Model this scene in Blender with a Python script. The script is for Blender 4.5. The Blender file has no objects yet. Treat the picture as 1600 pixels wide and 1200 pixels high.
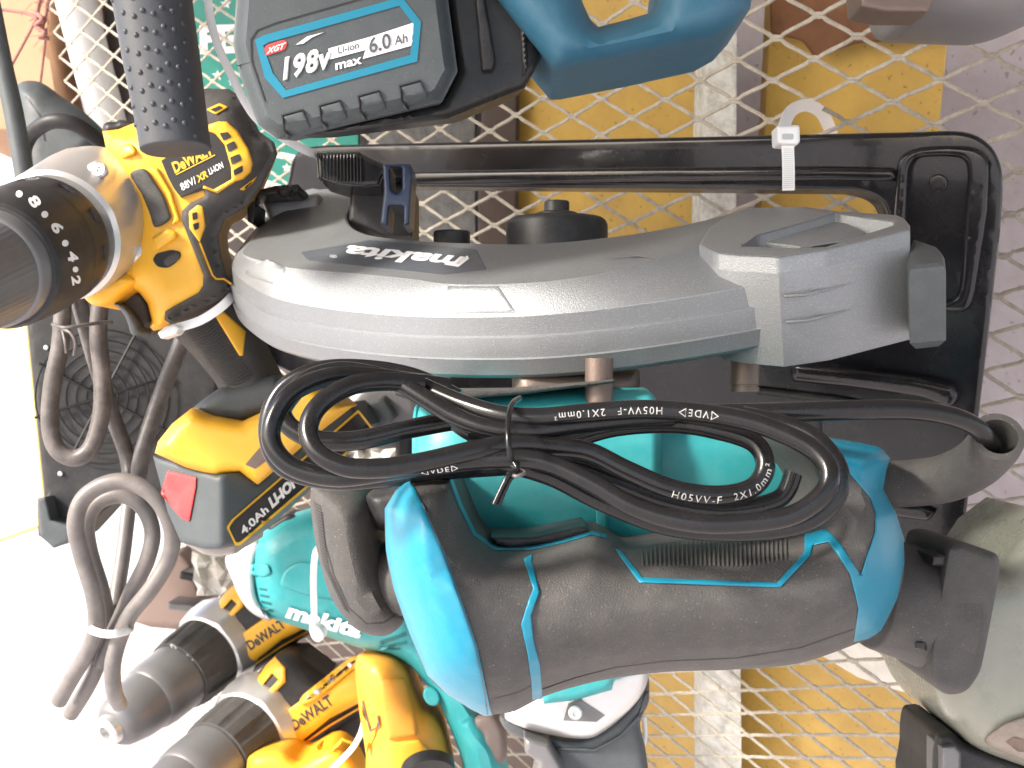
import bpy, bmesh, math, random
import numpy as np
from mathutils import Vector, Matrix
from mathutils.bvhtree import BVHTree
from mathutils.geometry import delaunay_2d_cdt
random.seed(7)
SC = bpy.context.scene
COL = SC.collection
# ---------------------------------------------------------------- camera, world, sun
CZ = 1.2
F = 1920.0
cam = bpy.data.cameras.new('camera'); camo = bpy.data.objects.new('camera', cam); COL.objects.link(camo)
camo.location = (0, 0, CZ); camo.rotation_euler = (math.radians(90), 0, 0)
cam.sensor_width = 36; cam.lens = 36 * F / 1600; cam.clip_start = 0.01; cam.clip_end = 600
cam.dof.use_dof = True; cam.dof.focus_distance = 0.52; cam.dof.aperture_fstop = 30
SC.camera = camo
SUN_EL, SUN_AZ = 33.0, 240.0      # azimuth of the sun measured clockwise from +Y (the way the camera looks)
world = bpy.data.worlds.new('World'); SC.world = world; world.use_nodes = True
nt = world.node_tree; nt.nodes.clear()
sky = nt.nodes.new('ShaderNodeTexSky'); sky.sky_type = 'NISHITA'; sky.sun_disc = False
sky.sun_elevation = math.radians(SUN_EL); sky.sun_rotation = math.radians(SUN_AZ)
sky.air_density = 1.0; sky.dust_density = 2.5; sky.ozone_density = 1.0
bg = nt.nodes.new('ShaderNodeBackground'); bg.inputs[1].default_value = 0.15
wo = nt.nodes.new('ShaderNodeOutputWorld')
nt.links.new(sky.outputs[0], bg.inputs[0]); nt.links.new(bg.outputs[0], wo.inputs[0])
sun = bpy.data.lights.new('sun', 'SUN'); suno = bpy.data.objects.new('sun', sun); COL.objects.link(suno)
sun.energy = 2.9; sun.angle = math.radians(9); sun.color = (1.0, 0.93, 0.84)
_a = math.radians(SUN_AZ); _e = math.radians(SUN_EL)
sdir = Vector((math.sin(_a) * math.cos(_e), math.cos(_a) * math.cos(_e), math.sin(_e)))
suno.rotation_euler = sdir.to_track_quat('Z', 'Y').to_euler()
suno.location = (-2, -2, 4)
SC.view_settings.view_transform = 'Standard'; SC.view_settings.look = 'None'
SC.view_settings.gamma = 1.0; SC.view_settings.use_curve_mapping = False
SC.view_settings.exposure = 1.5
# ---------------------------------------------------------------- coordinates
O3 = Vector((0, 0, CZ))
def W(px, py, d):
    return Vector(((px - 800) * d / F, d, CZ + (600 - py) * d / F))
def dv(d, px, py):
    return d(px, py) if callable(d) else d
def inv_plane(c0, cx, cy):           # a true plane: 1/d is linear in the direction of view
    return lambda px, py: 1.0 / (c0 + cx * (px - 800) + cy * (py - 600))
class Plane:
    def __init__(s, dfun):
        a, b, c = W(400, 300, dfun(400, 300)), W(1200, 300, dfun(1200, 300)), W(800, 700, dfun(800, 700))
        n = (b - a).cross(c - a).normalized()
        if n.z < 0: n = -n
        s.p, s.n = a, n
    def hit(s, px, py, off=0.0):
        r = W(px, py, 1.0) - O3
        t = (s.p + s.n * off - O3).dot(s.n) / r.dot(s.n)
        return O3 + r * t
# ---------------------------------------------------------------- materials
def mat(name, col, rough=0.5, metal=0.0, grain=0.0, gscale=1800, var=0.0, vscale=40, dust=0.0, dustcol=(0.5, 0.47, 0.42), spec=0.5, trans=0.0, dscale=60, sss=0.0, vcol=None, coat=0.0, speck=0.0, speckcol=(.3, .29, .28), sthr=.70, sscale=1300):
    m = bpy.data.materials.new(name); m.use_nodes = True
    n, l = m.node_tree.nodes, m.node_tree.links
    b = n['Principled BSDF']
    b.inputs['Base Color'].default_value = (*col, 1); b.inputs['Roughness'].default_value = rough
    b.inputs['Metallic'].default_value = metal; b.inputs['Specular IOR Level'].default_value = spec
    b.inputs['Transmission Weight'].default_value = trans
    b.inputs['Coat Weight'].default_value = coat
    if sss: b.inputs['Subsurface Weight'].default_value = sss; b.inputs['Subsurface Radius'].default_value = (.01, .008, .006); b.inputs['Subsurface Scale'].default_value = 1
    tc = n.new('ShaderNodeTexCoord')
    src = None
    def noise(scale, detail=4, rgh=0.6):
        t = n.new('ShaderNodeTexNoise'); t.inputs['Scale'].default_value = scale; t.inputs['Detail'].default_value = detail
        t.inputs['Roughness'].default_value = rgh; l.new(tc.outputs['Object'], t.inputs['Vector']); return t
    if var:
        t = noise(vscale); mr = n.new('ShaderNodeMapRange'); l.new(t.outputs['Fac'], mr.inputs[0])
        mr.inputs[1].default_value = .3; mr.inputs[2].default_value = .7
        mx = n.new('ShaderNodeMix'); mx.data_type = 'RGBA'; l.new(mr.outputs[0], mx.inputs['Factor'])
        vc = vcol or tuple(c * (1 - var) for c in col)
        mx.inputs['A'].default_value = (*col, 1); mx.inputs['B'].default_value = (*vc, 1)
        src = mx.outputs['Result']
    if dust:
        t = noise(dscale, 8, .75); cr = n.new('ShaderNodeValToRGB'); l.new(t.outputs['Fac'], cr.inputs[0])
        cr.color_ramp.elements[0].position = .42; cr.color_ramp.elements[1].position = .72
        cr.color_ramp.elements[0].color = (0, 0, 0, 1); cr.color_ramp.elements[1].color = (dust, dust, dust, 1)
        mx = n.new('ShaderNodeMix'); mx.data_type = 'RGBA'; l.new(cr.outputs[0], mx.inputs['Factor'])
        if src: l.new(src, mx.inputs['A'])
        else: mx.inputs['A'].default_value = (*col, 1)
        mx.inputs['B'].default_value = (*dustcol, 1); src = mx.outputs['Result']
    if speck:
        t = noise(sscale, 1, .4); mr = n.new('ShaderNodeMapRange'); l.new(t.outputs['Fac'], mr.inputs[0])
        mr.inputs[1].default_value = sthr; mr.inputs[2].default_value = sthr + .05; mr.inputs[4].default_value = speck
        mx = n.new('ShaderNodeMix'); mx.data_type = 'RGBA'; l.new(mr.outputs[0], mx.inputs['Factor'])
        if src: l.new(src, mx.inputs['A'])
        else: mx.inputs['A'].default_value = (*col, 1)
        mx.inputs['B'].default_value = (*speckcol, 1); src = mx.outputs['Result']
    if src: l.new(src, b.inputs['Base Color'])
    t = noise(35, 6, .7); mr = n.new('ShaderNodeMapRange'); l.new(t.outputs['Fac'], mr.inputs[0])
    mr.inputs[3].default_value = max(.03, rough - .12); mr.inputs[4].default_value = min(1, rough + .12); l.new(mr.outputs[0], b.inputs['Roughness'])
    if grain:
        t = noise(gscale, 2, .5); bp = n.new('ShaderNodeBump'); bp.inputs['Strength'].default_value = grain; bp.inputs['Distance'].default_value = .0004
        l.new(t.outputs['Fac'], bp.inputs['Height']); l.new(bp.outputs[0], b.inputs['Normal'])
    return m
M = {}
M['yellow'] = mat('yellow_plastic', (.82, .43, .025), .42, grain=.15, dust=.10, dustcol=(.8, .6, .3))
M['amber'] = mat('amber_plastic', (.72, .30, .025), .45, grain=.12, dust=.12, dustcol=(.8, .6, .3))
M['black'] = mat('black_plastic', (.018, .018, .020), .45, spec=.35, speck=.2, sthr=.72, grain=.25, dust=.25, dustcol=(.10, .095, .09))
M['rubber'] = mat('dark_rubber', (.058, .057, .056), .60, spec=.3, speck=.35, grain=.8, gscale=1500, dust=.35, dustcol=(.13, .115, .10), dscale=90)
M['greyplastic'] = mat('slate_grey_plastic', (.055, .066, .072), .5, speck=.2, sthr=.72, grain=.3, dust=.3, dustcol=(.15, .15, .15))
M['battery'] = mat('slate_battery_plastic', (.05, .062, .068), .5, speck=.2, sthr=.72, grain=.3, dust=.25, dustcol=(.12, .125, .125))
M['teal'] = mat('bright_teal_plastic', (.005, .21, .33), .38, grain=.12, dust=.10, dustcol=(.3, .5, .55))
M['teal2'] = mat('sea_green_plastic', (.022, .28, .30), .42, grain=.12, dust=.15, dustcol=(.3, .5, .5))
M['tealline'] = mat('teal_inlay', (.004, .18, .28), .4)
M['blue'] = mat('petrol_blue_plastic', (.02, .105, .17), .5, grain=.25, dust=.2, dustcol=(.1, .2, .28))
M['alu'] = mat('cast_aluminium', (.26, .275, .29), .48, metal=.6, grain=.55, gscale=1700, speck=.2, speckcol=(.5, .5, .5), sthr=.60, var=.10, vscale=14, dust=.22, dustcol=(.27, .26, .23), dscale=30)
M['silver'] = mat('silver_metal', (.62, .62, .62), .33, metal=.7, grain=.25, gscale=900, dust=.2)
M['gunmetal'] = mat('dark_gunmetal', (.16, .16, .165), .40, metal=.35, grain=.3, dust=.3, dustcol=(.2, .18, .17))
M['bronze'] = mat('dark_bronze_metal', (.16, .12, .10), .45, metal=.5, grain=.5)
M['enamel'] = mat('glossy_black_enamel', (.008, .008, .010), .22, coat=.15, spec=.35, dust=.25, dustcol=(.04, .04, .04))
M['steelblk'] = mat('black_painted_steel', (.014, .014, .014), .3, spec=.3, grain=.1, dust=.3, dustcol=(.06, .06, .06))
M['cord'] = mat('black_vinyl_cord', (.008, .008, .009), .22, spec=.35, grain=.06, gscale=900, dust=.2, dustcol=(.03, .03, .03), dscale=120)
M['greycord'] = mat('dusty_black_cord', (.07, .062, .060), .42, dust=.5, dustcol=(.26, .23, .22), dscale=70)
M['meshwire'] = mat('painted_mesh_steel', (.42, .385, .32), .55, grain=.6, gscale=700, var=.35, vscale=120, dust=.55, dustcol=(.16, .12, .09), dscale=260)
M['nylon'] = mat('white_nylon', (.84, .85, .85), .35)
M['white'] = mat('white_paint', (.80, .80, .80), .45)
M['ink'] = mat('white_ink', (.78, .78, .78), .5)
M['dimink'] = mat('grey_ink', (.42, .42, .41), .5)
M['darkink'] = mat('dark_ink', (.05, .045, .05), .5)
M['inkyellow'] = mat('yellow_ink', (.75, .45, .03), .5)
M['redlabel'] = mat('red_label', (.62, .06, .05), .4)
M['red'] = mat('red_plastic', (.72, .03, .035), .35, dust=.15, dustcol=(.8, .3, .25))
M['plate'] = mat('label_slate', (.075, .085, .10), .35, dust=.3, dustcol=(.14, .14, .15))
M['blacklabel'] = mat('label_black', (.02, .017, .016), .35)
M['dark'] = mat('dark_joint_slot_shade', (.012, .011, .012), .6)  # near-black for joints, and for shade painted where slots are not cut
M['board'] = mat('ochre_painted_board', (.58, .38, .085), .42, var=.22, vscale=7, dust=.6, dustcol=(.36, .22, .06), dscale=22, speck=.6, speckcol=(.12, .07, .02), sthr=.70, sscale=260)
M['wall'] = mat('lilac_white_plaster', (.44, .41, .45), .7, grain=.3, gscale=300, var=.10, vscale=8, dust=.5, dustcol=(.30, .26, .25), dscale=45, speck=.5, speckcol=(.15, .09, .06), sthr=.70, sscale=200)
M['plaster'] = mat('chipped_white_paint', (.60, .60, .56), .6, grain=.8, gscale=350, dust=.75, dustcol=(.10, .12, .11), dscale=80)
M['brownpost'] = mat('dark_brown_wood', (.05, .030, .022), .5, var=.4, vscale=30, grain=.4, gscale=300)
M['slatepost'] = mat('speckled_grey_stone', (.11, .11, .11), .45, dust=.8, dustcol=(.02, .02, .022), dscale=110)
M['green'] = mat('green_signboard', (.012, .24, .19), .4, var=.15, vscale=30)
M['cardboard'] = mat('cardboard', (.50, .30, .18), .8, var=.15, vscale=20, grain=.2)
M['rust'] = mat('rusty_brown_sheet', (.20, .085, .035), .7, var=.45, vscale=45, grain=.4, gscale=400)
M['string'] = mat('pink_string', (.34, .15, .13), .85, grain=.8, gscale=900, var=.3, vscale=200)
M['ground'] = mat('pale_concrete', (.66, .61, .60), .9, var=.08, vscale=1.2)
M['translucent'] = mat('smoky_translucent_plastic', (.27, .28, .235), .28, var=.3, vscale=16, sss=.1)
M['paper'] = mat('crumpled_white_paper', (.78, .76, .70), .6, var=.2, vscale=60)
M['orangecore'] = mat('orange_plastic', (.62, .22, .03), .45)
# ---------------------------------------------------------------- object bookkeeping
REG = {}            # thing name -> list of (verts, faces) in world space
LOC = {}            # object name -> world location
ROOT = {}           # object name -> thing name
def thing(name, label, cat, at, group=None):
    o = bpy.data.objects.new(name, None); COL.objects.link(o)
    o.empty_display_size = .01; o.location = at; o['label'] = label; o['category'] = cat
    if group: o['group'] = group
    REG[o.name] = []; LOC[o.name] = Vector(at); ROOT[o.name] = o.name
    return o
def tag(o, label, cat, group=None, kind=None):
    if label: o['label'] = label
    if cat: o['category'] = cat
    if group: o['group'] = group
    if kind: o['kind'] = kind
    return o
def build(name, vs, fs, m, parent=None, smooth=38, label=None, fix=True):
    vs = [Vector(v) for v in vs]
    c = sum(vs, Vector()) / len(vs)
    me = bpy.data.meshes.new(name); me.from_pydata([v - c for v in vs], [], fs)
    if fix:
        bm = bmesh.new(); bm.from_mesh(me); bmesh.ops.recalc_face_normals(bm, faces=bm.faces); bm.to_mesh(me); bm.free()
    me.update()
    if smooth:
        me.shade_smooth(); me.set_sharp_from_angle(angle=math.radians(smooth))
    me.materials.append(m)
    o = bpy.data.objects.new(name, me); COL.objects.link(o)
    if parent is not None:
        o.parent = parent; o.location = c - LOC[parent.name]; ROOT[o.name] = ROOT[parent.name]
    else:
        o.location = c; ROOT[o.name] = o.name; REG[o.name] = []
    LOC[o.name] = c
    REG[ROOT[o.name]].append((vs, [tuple(f) for f in fs]))
    if label: o['label'] = label
    return o
def bvh_of(*objs):
    V, Fc = [], []
    for o in objs:
        for vs, fs in REG[ROOT[o.name]]:
            k = len(V); V += vs; Fc += [tuple(i + k for i in f) for f in fs]
    return BVHTree.FromPolygons(V, Fc)
# ---------------------------------------------------------------- 2D tools
def cr(pts, n=6, closed=True):
    P = [Vector(p) for p in pts]; N = len(P); out = []
    rng = range(N) if closed else range(N - 1)
    for i in rng:
        if closed: p0, p1, p2, p3 = P[i - 1], P[i], P[(i + 1) % N], P[(i + 2) % N]
        else: p0, p1, p2, p3 = P[max(i - 1, 0)], P[i], P[i + 1], P[min(i + 2, N - 1)]
        for k in range(n):
            t = k / n
            out.append(.5 * ((2 * p1) + (p2 - p0) * t + (2 * p0 - 5 * p1 + 4 * p2 - p3) * t * t + (3 * p1 - p0 - 3 * p2 + p3) * t ** 3))
    if not closed: out.append(P[-1])
    return [tuple(p) for p in out]
def rnd(pts, r, n=4):                # round polygon corners by r px
    P = [Vector(p) for p in pts]; N = len(P); out = []
    for i in range(N):
        a, b, c = P[i - 1], P[i], P[(i + 1) % N]
        la, lc = (a - b).length, (c - b).length
        rr = min(r, la * .45, lc * .45)
        s, e = b + (a - b) / max(la, 1e-6) * rr, b + (c - b) / max(lc, 1e-6) * rr
        for k in range(n + 1):
            t = k / n; q = s * (1 - t) ** 2 + b * 2 * t * (1 - t) + e * t * t; out.append((q.x, q.y))
    return out
def densify(P, g):
    out = []
    for i in range(len(P)):
        a, b = P[i], P[(i + 1) % len(P)]
        n = max(1, int(math.ceil(math.hypot(b[0] - a[0], b[1] - a[1]) / g)))
        for k in range(n): out.append((a[0] + (b[0] - a[0]) * k / n, a[1] + (b[1] - a[1]) * k / n))
    return out
def clean(P):
    out = []
    for p in P:
        if not out or math.hypot(p[0] - out[-1][0], p[1] - out[-1][1]) > .25: out.append((p[0], p[1]))
    if len(out) > 1 and math.hypot(out[0][0] - out[-1][0], out[0][1] - out[-1][1]) <= .25: out.pop()
    return out
def seg_dist(Q, P):
    A = np.array(P); B = np.roll(A, -1, 0); D = B - A; L = np.maximum((D ** 2).sum(1), 1e-12)
    res = np.empty(len(Q))
    for s in range(0, len(Q), 2000):
        q = Q[s:s + 2000][:, None, :]; t = np.clip(((q - A) * D).sum(2) / L, 0, 1)
        res[s:s + 2000] = np.sqrt((((A + t[..., None] * D) - q) ** 2).sum(2)).min(1)
    return res
def inside(Q, P):
    x, y = Q[:, 0], Q[:, 1]; r = np.zeros(len(Q), bool); n = len(P)
    for i in range(n):
        x1, y1 = P[i]; x2, y2 = P[(i + 1) % n]
        if y1 == y2: continue
        c = ((y1 > y) != (y2 > y)) & (x < (x2 - x1) * (y - y1) / (y2 - y1) + x1); r ^= c
    return r
def tri2d(outer, holes, g, R, inner=True):
    loops = [clean(densify(clean(outer), g))] + [clean(densify(clean(h), g)) for h in holes]
    B = []; E = []
    for L in loops:
        k = len(B); B += L; E += [(k + i, k + (i + 1) % len(L)) for i in range(len(L))]
    Q = np.zeros((0, 2))
    if inner:
        A = np.array(loops[0]); x0, y0 = A.min(0); x1, y1 = A.max(0)
        xs = np.arange(x0 + g / 2, x1, g); ys = np.arange(y0 + g / 2, y1, g * .87)
        G = np.array([(x + (g / 2 if j % 2 else 0), y) for j, y in enumerate(ys) for x in xs]) if len(xs) and len(ys) else np.zeros((0, 2))
        parts = []
        rings = [R * f for f in (.06, .18, .38, .65, 1.0)] if R > 0 else []
        for L in loops:
            LA = np.array(L); T = np.roll(LA, -1, 0) - np.roll(LA, 1, 0); T /= np.maximum(np.linalg.norm(T, axis=1), 1e-9)[:, None]
            Nn = np.stack([-T[:, 1], T[:, 0]], 1)
            for rr in rings:
                for s in (1, -1): parts.append((LA + Nn * rr * s, rr))
        keep = []
        def ok(P2):
            m = inside(P2, loops[0])
            for h in loops[1:]: m &= ~inside(P2, h)
            return m
        def bd(P2):
            d = seg_dist(P2, loops[0])
            for h in loops[1:]: d = np.minimum(d, seg_dist(P2, h))
            return d
        for P2, rr in parts:
            m = ok(P2); P2 = P2[m]
            if len(P2): keep.append(P2[bd(P2) > rr * .93])
        if len(G):
            m = ok(G); G = G[m]
            if len(G):
                d = bd(G); G = G[d > max(R * 1.05, g * .35)]; keep.append(G)
                keep.append(G[:0])
        if keep: Q = np.concatenate(keep)
    allp = [Vector(p) for p in B] + [Vector((float(a), float(b))) for a, b in Q]
    r = delaunay_2d_cdt(allp, E, [], 0, 1e-3)
    V = np.array([(v.x, v.y) for v in r[0]]); T = r[2]
    orig = r[3]
    Fc = []
    C = np.array([V[list(t)].mean(0) for t in T])
    m = inside(C, loops[0])
    for h in loops[1:]: m &= ~inside(C, h)
    Fc = [tuple(T[i]) for i in range(len(T)) if m[i]]
    D = seg_dist(V, loops[0])
    for h in loops[1:]: D = np.minimum(D, seg_dist(V, h))
    used = set(i for f in Fc for i in f)
    # boundary edges from triangle topology
    cnt = {}
    for f in Fc:
        for a, b in ((f[0], f[1]), (f[1], f[2]), (f[2], f[0])):
            cnt[(a, b)] = 1
    bed = [(a, b) for (a, b) in cnt if (b, a) not in cnt]
    rm = {u: i for i, u in enumerate(sorted(used))}
    V = V[sorted(used)]; D = D[sorted(used)]
    return V, [tuple(rm[i] for i in f) for f in Fc], [(rm[a], rm[b]) for a, b in bed], D
def prof(t, kind):
    t = np.clip(t, 0, 1)
    if kind == 'round': return np.sqrt(np.maximum(0, 1 - (1 - t) ** 2))
    if kind == 'cham': return t
    if kind == 'soft': return t * t * (3 - 2 * t)
    return t * 0
class Blur:
    """the rounded height of a traced body with its inner ridges softened over s px"""
    def __init__(b, poly, R, H, kind, s, holes=()):
        P = clean(densify(clean(poly), 10)); A = np.array(P); b.R, b.H, b.k, b.st = R, H, kind, 4.0
        b.x0, b.y0 = A.min(0) - 60; x1, y1 = A.max(0) + 60
        nx, ny = int((x1 - b.x0) / b.st) + 2, int((y1 - b.y0) / b.st) + 2
        X, Y = np.meshgrid(b.x0 + b.st * np.arange(nx), b.y0 + b.st * np.arange(ny)); Q = np.stack([X.ravel(), Y.ravel()], 1)
        m = inside(Q, P); d = np.where(m, seg_dist(Q, P), 0)
        g = (H * prof(d / R, kind)).reshape(ny, nx)
        r = int(3 * s / b.st) + 1; k = np.exp(-.5 * (np.arange(-r, r + 1) * b.st / s) ** 2); k /= k.sum()
        pad = np.pad(g, r, mode='edge')
        t = sum(k[i] * pad[:, i:i + nx] for i in range(2 * r + 1)); b.g = sum(k[i] * t[i:i + ny, :] for i in range(2 * r + 1))
    def __call__(b, x, y, D):
        u = np.clip((np.asarray(x) - b.x0) / b.st, 0, b.g.shape[1] - 1.01); v = np.clip((np.asarray(y) - b.y0) / b.st, 0, b.g.shape[0] - 1.01)
        i, j = u.astype(int), v.astype(int); fu, fv = u - i, v - j
        gb = b.g[j, i] * (1 - fu) * (1 - fv) + b.g[j, i + 1] * fu * (1 - fv) + b.g[j + 1, i] * (1 - fu) * fv + b.g[j + 1, i + 1] * fu * fv
        h = b.H * prof(D / b.R, b.k); w = np.clip(D / (b.R * .6), 0, 1); w = w * w * (3 - 2 * w)
        return h * (1 - w) + gb * w
def puff(name, poly, d, R, H, thick, m, parent=None, holes=(), g=10, kind='round', extra=None, smooth=38, taper=0.0, label=None, sm=0):
    """solid traced body at its own distance d: rounded front, real side walls of depth thick"""
    V, T, E, D = tri2d(poly, holes, g, R)
    h = H * prof(D / max(R, 1e-6), kind)
    if sm: h = Blur(poly, R, H, kind, sm, holes)(V[:, 0], V[:, 1], D)
    vs = []
    for (x, y), hh in zip(V, h):
        e = extra(x, y) if extra else 0.0
        vs.append(W(x, y, dv(d, x, y) - hh - e))
    fs = list(T); n = len(vs)
    cx, cy = V.mean(0)
    bi = sorted(set(i for e in E for i in e)); bm_ = {}
    for i in bi:
        x, y = V[i]; x2, y2 = x + (cx - x) * taper, y + (cy - y) * taper
        p = W(x2, y2, dv(d, x, y)) if taper else vs[i].copy()
        bm_[i] = len(vs); vs.append(p + Vector((0, thick, 0)))
    for a, b in E: fs.append((b, a, bm_[a], bm_[b]))
    # back: reuse the front triangulation, flattened
    bk = dict(bm_)
    for i in range(n):
        if i not in bk:
            x, y = V[i]; x2, y2 = x + (cx - x) * taper, y + (cy - y) * taper
            q = W(x, y, dv(d, x, y)) + Vector((0, thick, 0))
            if taper: q = W(x2, y2, dv(d, x, y)) + Vector((0, thick, 0))
            bk[i] = len(vs); vs.append(q)
    for f in T: fs.append((bk[f[2]], bk[f[1]], bk[f[0]]))
    return build(name, vs, fs, m, parent, smooth, label)
def overlay(name, poly, base, lift, R, m, parent, g=7, kind='round', holes=(), sink=.0012, smooth=45, label=None, B=None, field=None):
    """a raised panel or inlay lying on the surface of what is already built"""
    B = B or bvh_of(*(base if isinstance(base, (list, tuple)) else (base,)))
    V, T, E, D = tri2d(poly, holes, g, R)
    rays = [(W(x, y, 1) - O3).normalized() for x, y in V]
    dist = []
    for r in rays:
        h = B.ray_cast(O3, r, 5.0); dist.append(h[3] if h[0] is not None and abs(h[1].dot(r)) > .30 else None)
    good = [i for i, q in enumerate(dist) if q is not None]
    if not good:
        dist = [B.ray_cast(O3, r, 5.0)[3] for r in rays]; good = [i for i, q in enumerate(dist) if q is not None]
    if not good: raise RuntimeError('overlay misses: ' + name)
    G = V[good]
    med = float(np.median([dist[i] for i in good]))
    for i in range(len(dist)):
        if dist[i] is None or dist[i] > med * 1.25:
            k = good[int(((G - V[i]) ** 2).sum(1).argmin())]
            dist[i] = dist[k] if dist[k] < med * 1.25 else med
    bad = [i for i in range(len(V)) if i not in set(good)]
    if bad and field:
        for i in bad: dist[i] = (W(V[i][0], V[i][1], field(*V[i])) - O3).length
    elif bad and len(bad) < len(V):
        nb = {i: set() for i in range(len(V))}
        for t in T:
            for q in range(3): nb[t[q]].add(t[q - 1]); nb[t[q]].add(t[q - 2])
        raw = [B.ray_cast(O3, rays[i], 5.0)[3] for i in bad]
        for it in range(30):
            new = {i: sum(dist[j] for j in nb[i]) / len(nb[i]) for i in bad if nb[i]}
            for i, q in new.items(): dist[i] = q
        for i, q in zip(bad, raw):
            if q is not None and q < dist[i]: dist[i] = dist[i] * .5 + q * .5
    h = lift * (0.35 + 0.65 * prof(D / max(R, 1e-6), kind)) if R > 0 else np.full(len(V), lift)
    vs = [O3 + r * (q - hh) for r, q, hh in zip(rays, dist, h)]
    fs = list(T); mp = {}
    for i in set(i for e in E for i in e):
        mp[i] = len(vs); vs.append(O3 + rays[i] * (dist[i] + sink))
    for a, b in E: fs.append((b, a, mp[a], mp[b]))
    return build(name, vs, fs, m, parent, smooth, label)
def ribbon(pts, w):
    P = [Vector(p) for p in pts]; L, Rr = [], []
    ws = w if isinstance(w, (list, tuple)) else [w] * len(P)
    for i, p in enumerate(P):
        t1 = (P[i] - P[i - 1]).normalized() if i else (P[1] - P[0]).normalized()
        t2 = (P[i + 1] - P[i]).normalized() if i < len(P) - 1 else t1
        n1, n2 = Vector((-t1.y, t1.x)), Vector((-t2.y, t2.x)); n = n1 + n2
        n = n / max(n.length, 1e-6); k = ws[i] / 2 / max(n.dot(n1), .35)
        L.append(tuple(p + n * k)); Rr.append(tuple(p - n * k))
    return L + Rr[::-1]
def seam(name, pts, w, base, m, parent, lift=.0004, g=8, label=None):
    return overlay(name, ribbon(pts, w), base, lift, 0, m, parent, g=g, label=label)
def ell(cx, cy, a, b, ang=0, n=24):
    c, s = math.cos(math.radians(ang)), math.sin(math.radians(ang)); out = []
    for k in range(n):
        t = 2 * math.pi * k / n; x, y = a * math.cos(t), b * math.sin(t); out.append((cx + x * c - y * s, cy + x * s + y * c))
    return out
# ---------------------------------------------------------------- text
def glyphs(s, bold=0.0, shear=0.0, space=1.0):
    c = bpy.data.curves.new('t', 'FONT'); c.body = s; c.offset = bold; c.shear = shear; c.space_character = space; c.resolution_u = 3
    o = bpy.data.objects.new('t', c); COL.objects.link(o); bpy.context.view_layer.update()
    me = o.to_mesh(); V = [(v.co.x, v.co.y) for v in me.vertices]; Fc = [tuple(p.vertices) for p in me.polygons]
    o.to_mesh_clear(); bpy.data.objects.remove(o); bpy.data.curves.remove(c)
    return V, Fc
CAP = .729
def text(name, s, p0, p1, up, base, m, parent, bold=.0, shear=0.0, lift=.0006, space=1.0, B=None, label=None):
    V, Fc = glyphs(s, bold, shear, space)
    A = np.array(glyphs(s, 0, shear, space)[0]); x0, x1 = A[:, 0].min(), A[:, 0].max()
    B = B or bvh_of(*(base if isinstance(base, (list, tuple)) else (base,)))
    vs = []; ds = []; rays = []
    for x, y in V:
        u = (x - x0) / (x1 - x0); v = y / CAP
        px = p0[0] + (p1[0] - p0[0]) * u + up[0] * v; py = p0[1] + (p1[1] - p0[1]) * u + up[1] * v
        r = (W(px, py, 1) - O3).normalized(); h = B.ray_cast(O3, r, 5.0)
        rays.append(r); ds.append(h[3] if h[0] is not None else None)
    good = [d for d in ds if d is not None]; md = sorted(good)[len(good) // 2] if good else .7
    ds = [md if (d is None or d > md * 1.15) else d for d in ds]
    vs = [O3 + r * (d - lift) for r, d in zip(rays, ds)]
    return build(name, vs, Fc, m, parent, 0, label, fix=False)
# ---------------------------------------------------------------- 3D tools
def frames(P):
    T = []
    for i in range(len(P)):
        a, b = P[max(i - 1, 0)], P[min(i + 1, len(P) - 1)]; T.append((b - a).normalized())
    n = T[0].orthogonal().normalized(); out = []
    for t in T:
        n = (n - t * n.dot(t)).normalized(); out.append((t, n, t.cross(n)))
    return out
def sweep(P, r, seg=14, closed_ends=True):
    fr = frames(P); vs, fs = [], []
    rs = r if isinstance(r, (list, tuple)) else [r] * len(P)
    for p, (t, a, b), rr in zip(P, fr, rs):
        for k in range(seg):
            q = 2 * math.pi * k / seg; vs.append(p + (a * math.cos(q) + b * math.sin(q)) * rr)
    for i in range(len(P) - 1):
        for k in range(seg):
            a0 = i * seg + k; a1 = i * seg + (k + 1) % seg; fs.append((a0, a1, a1 + seg, a0 + seg))
    if closed_ends: fs.append(tuple(range(seg))[::-1]); fs.append(tuple((len(P) - 1) * seg + k for k in range(seg)))
    return vs, fs
def path(pts, n=10):
    P = [Vector(W(*p)) for p in pts]; return [Vector(q) for q in cr([tuple(p) for p in P], n, False)]
def tube(name, pts, rpx, m, parent=None, n=10, seg=16, label=None):
    """cord through (px, py, d); rpx is its half width in pixels at each point's own distance, averaged"""
    P = path(pts, n); dm = sum(p[2] for p in pts) / len(pts); r = rpx * dm / F
    vs, fs = sweep(P, r, seg); o = build(name, vs, fs, m, parent, 60, label); return o, P, r
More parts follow.
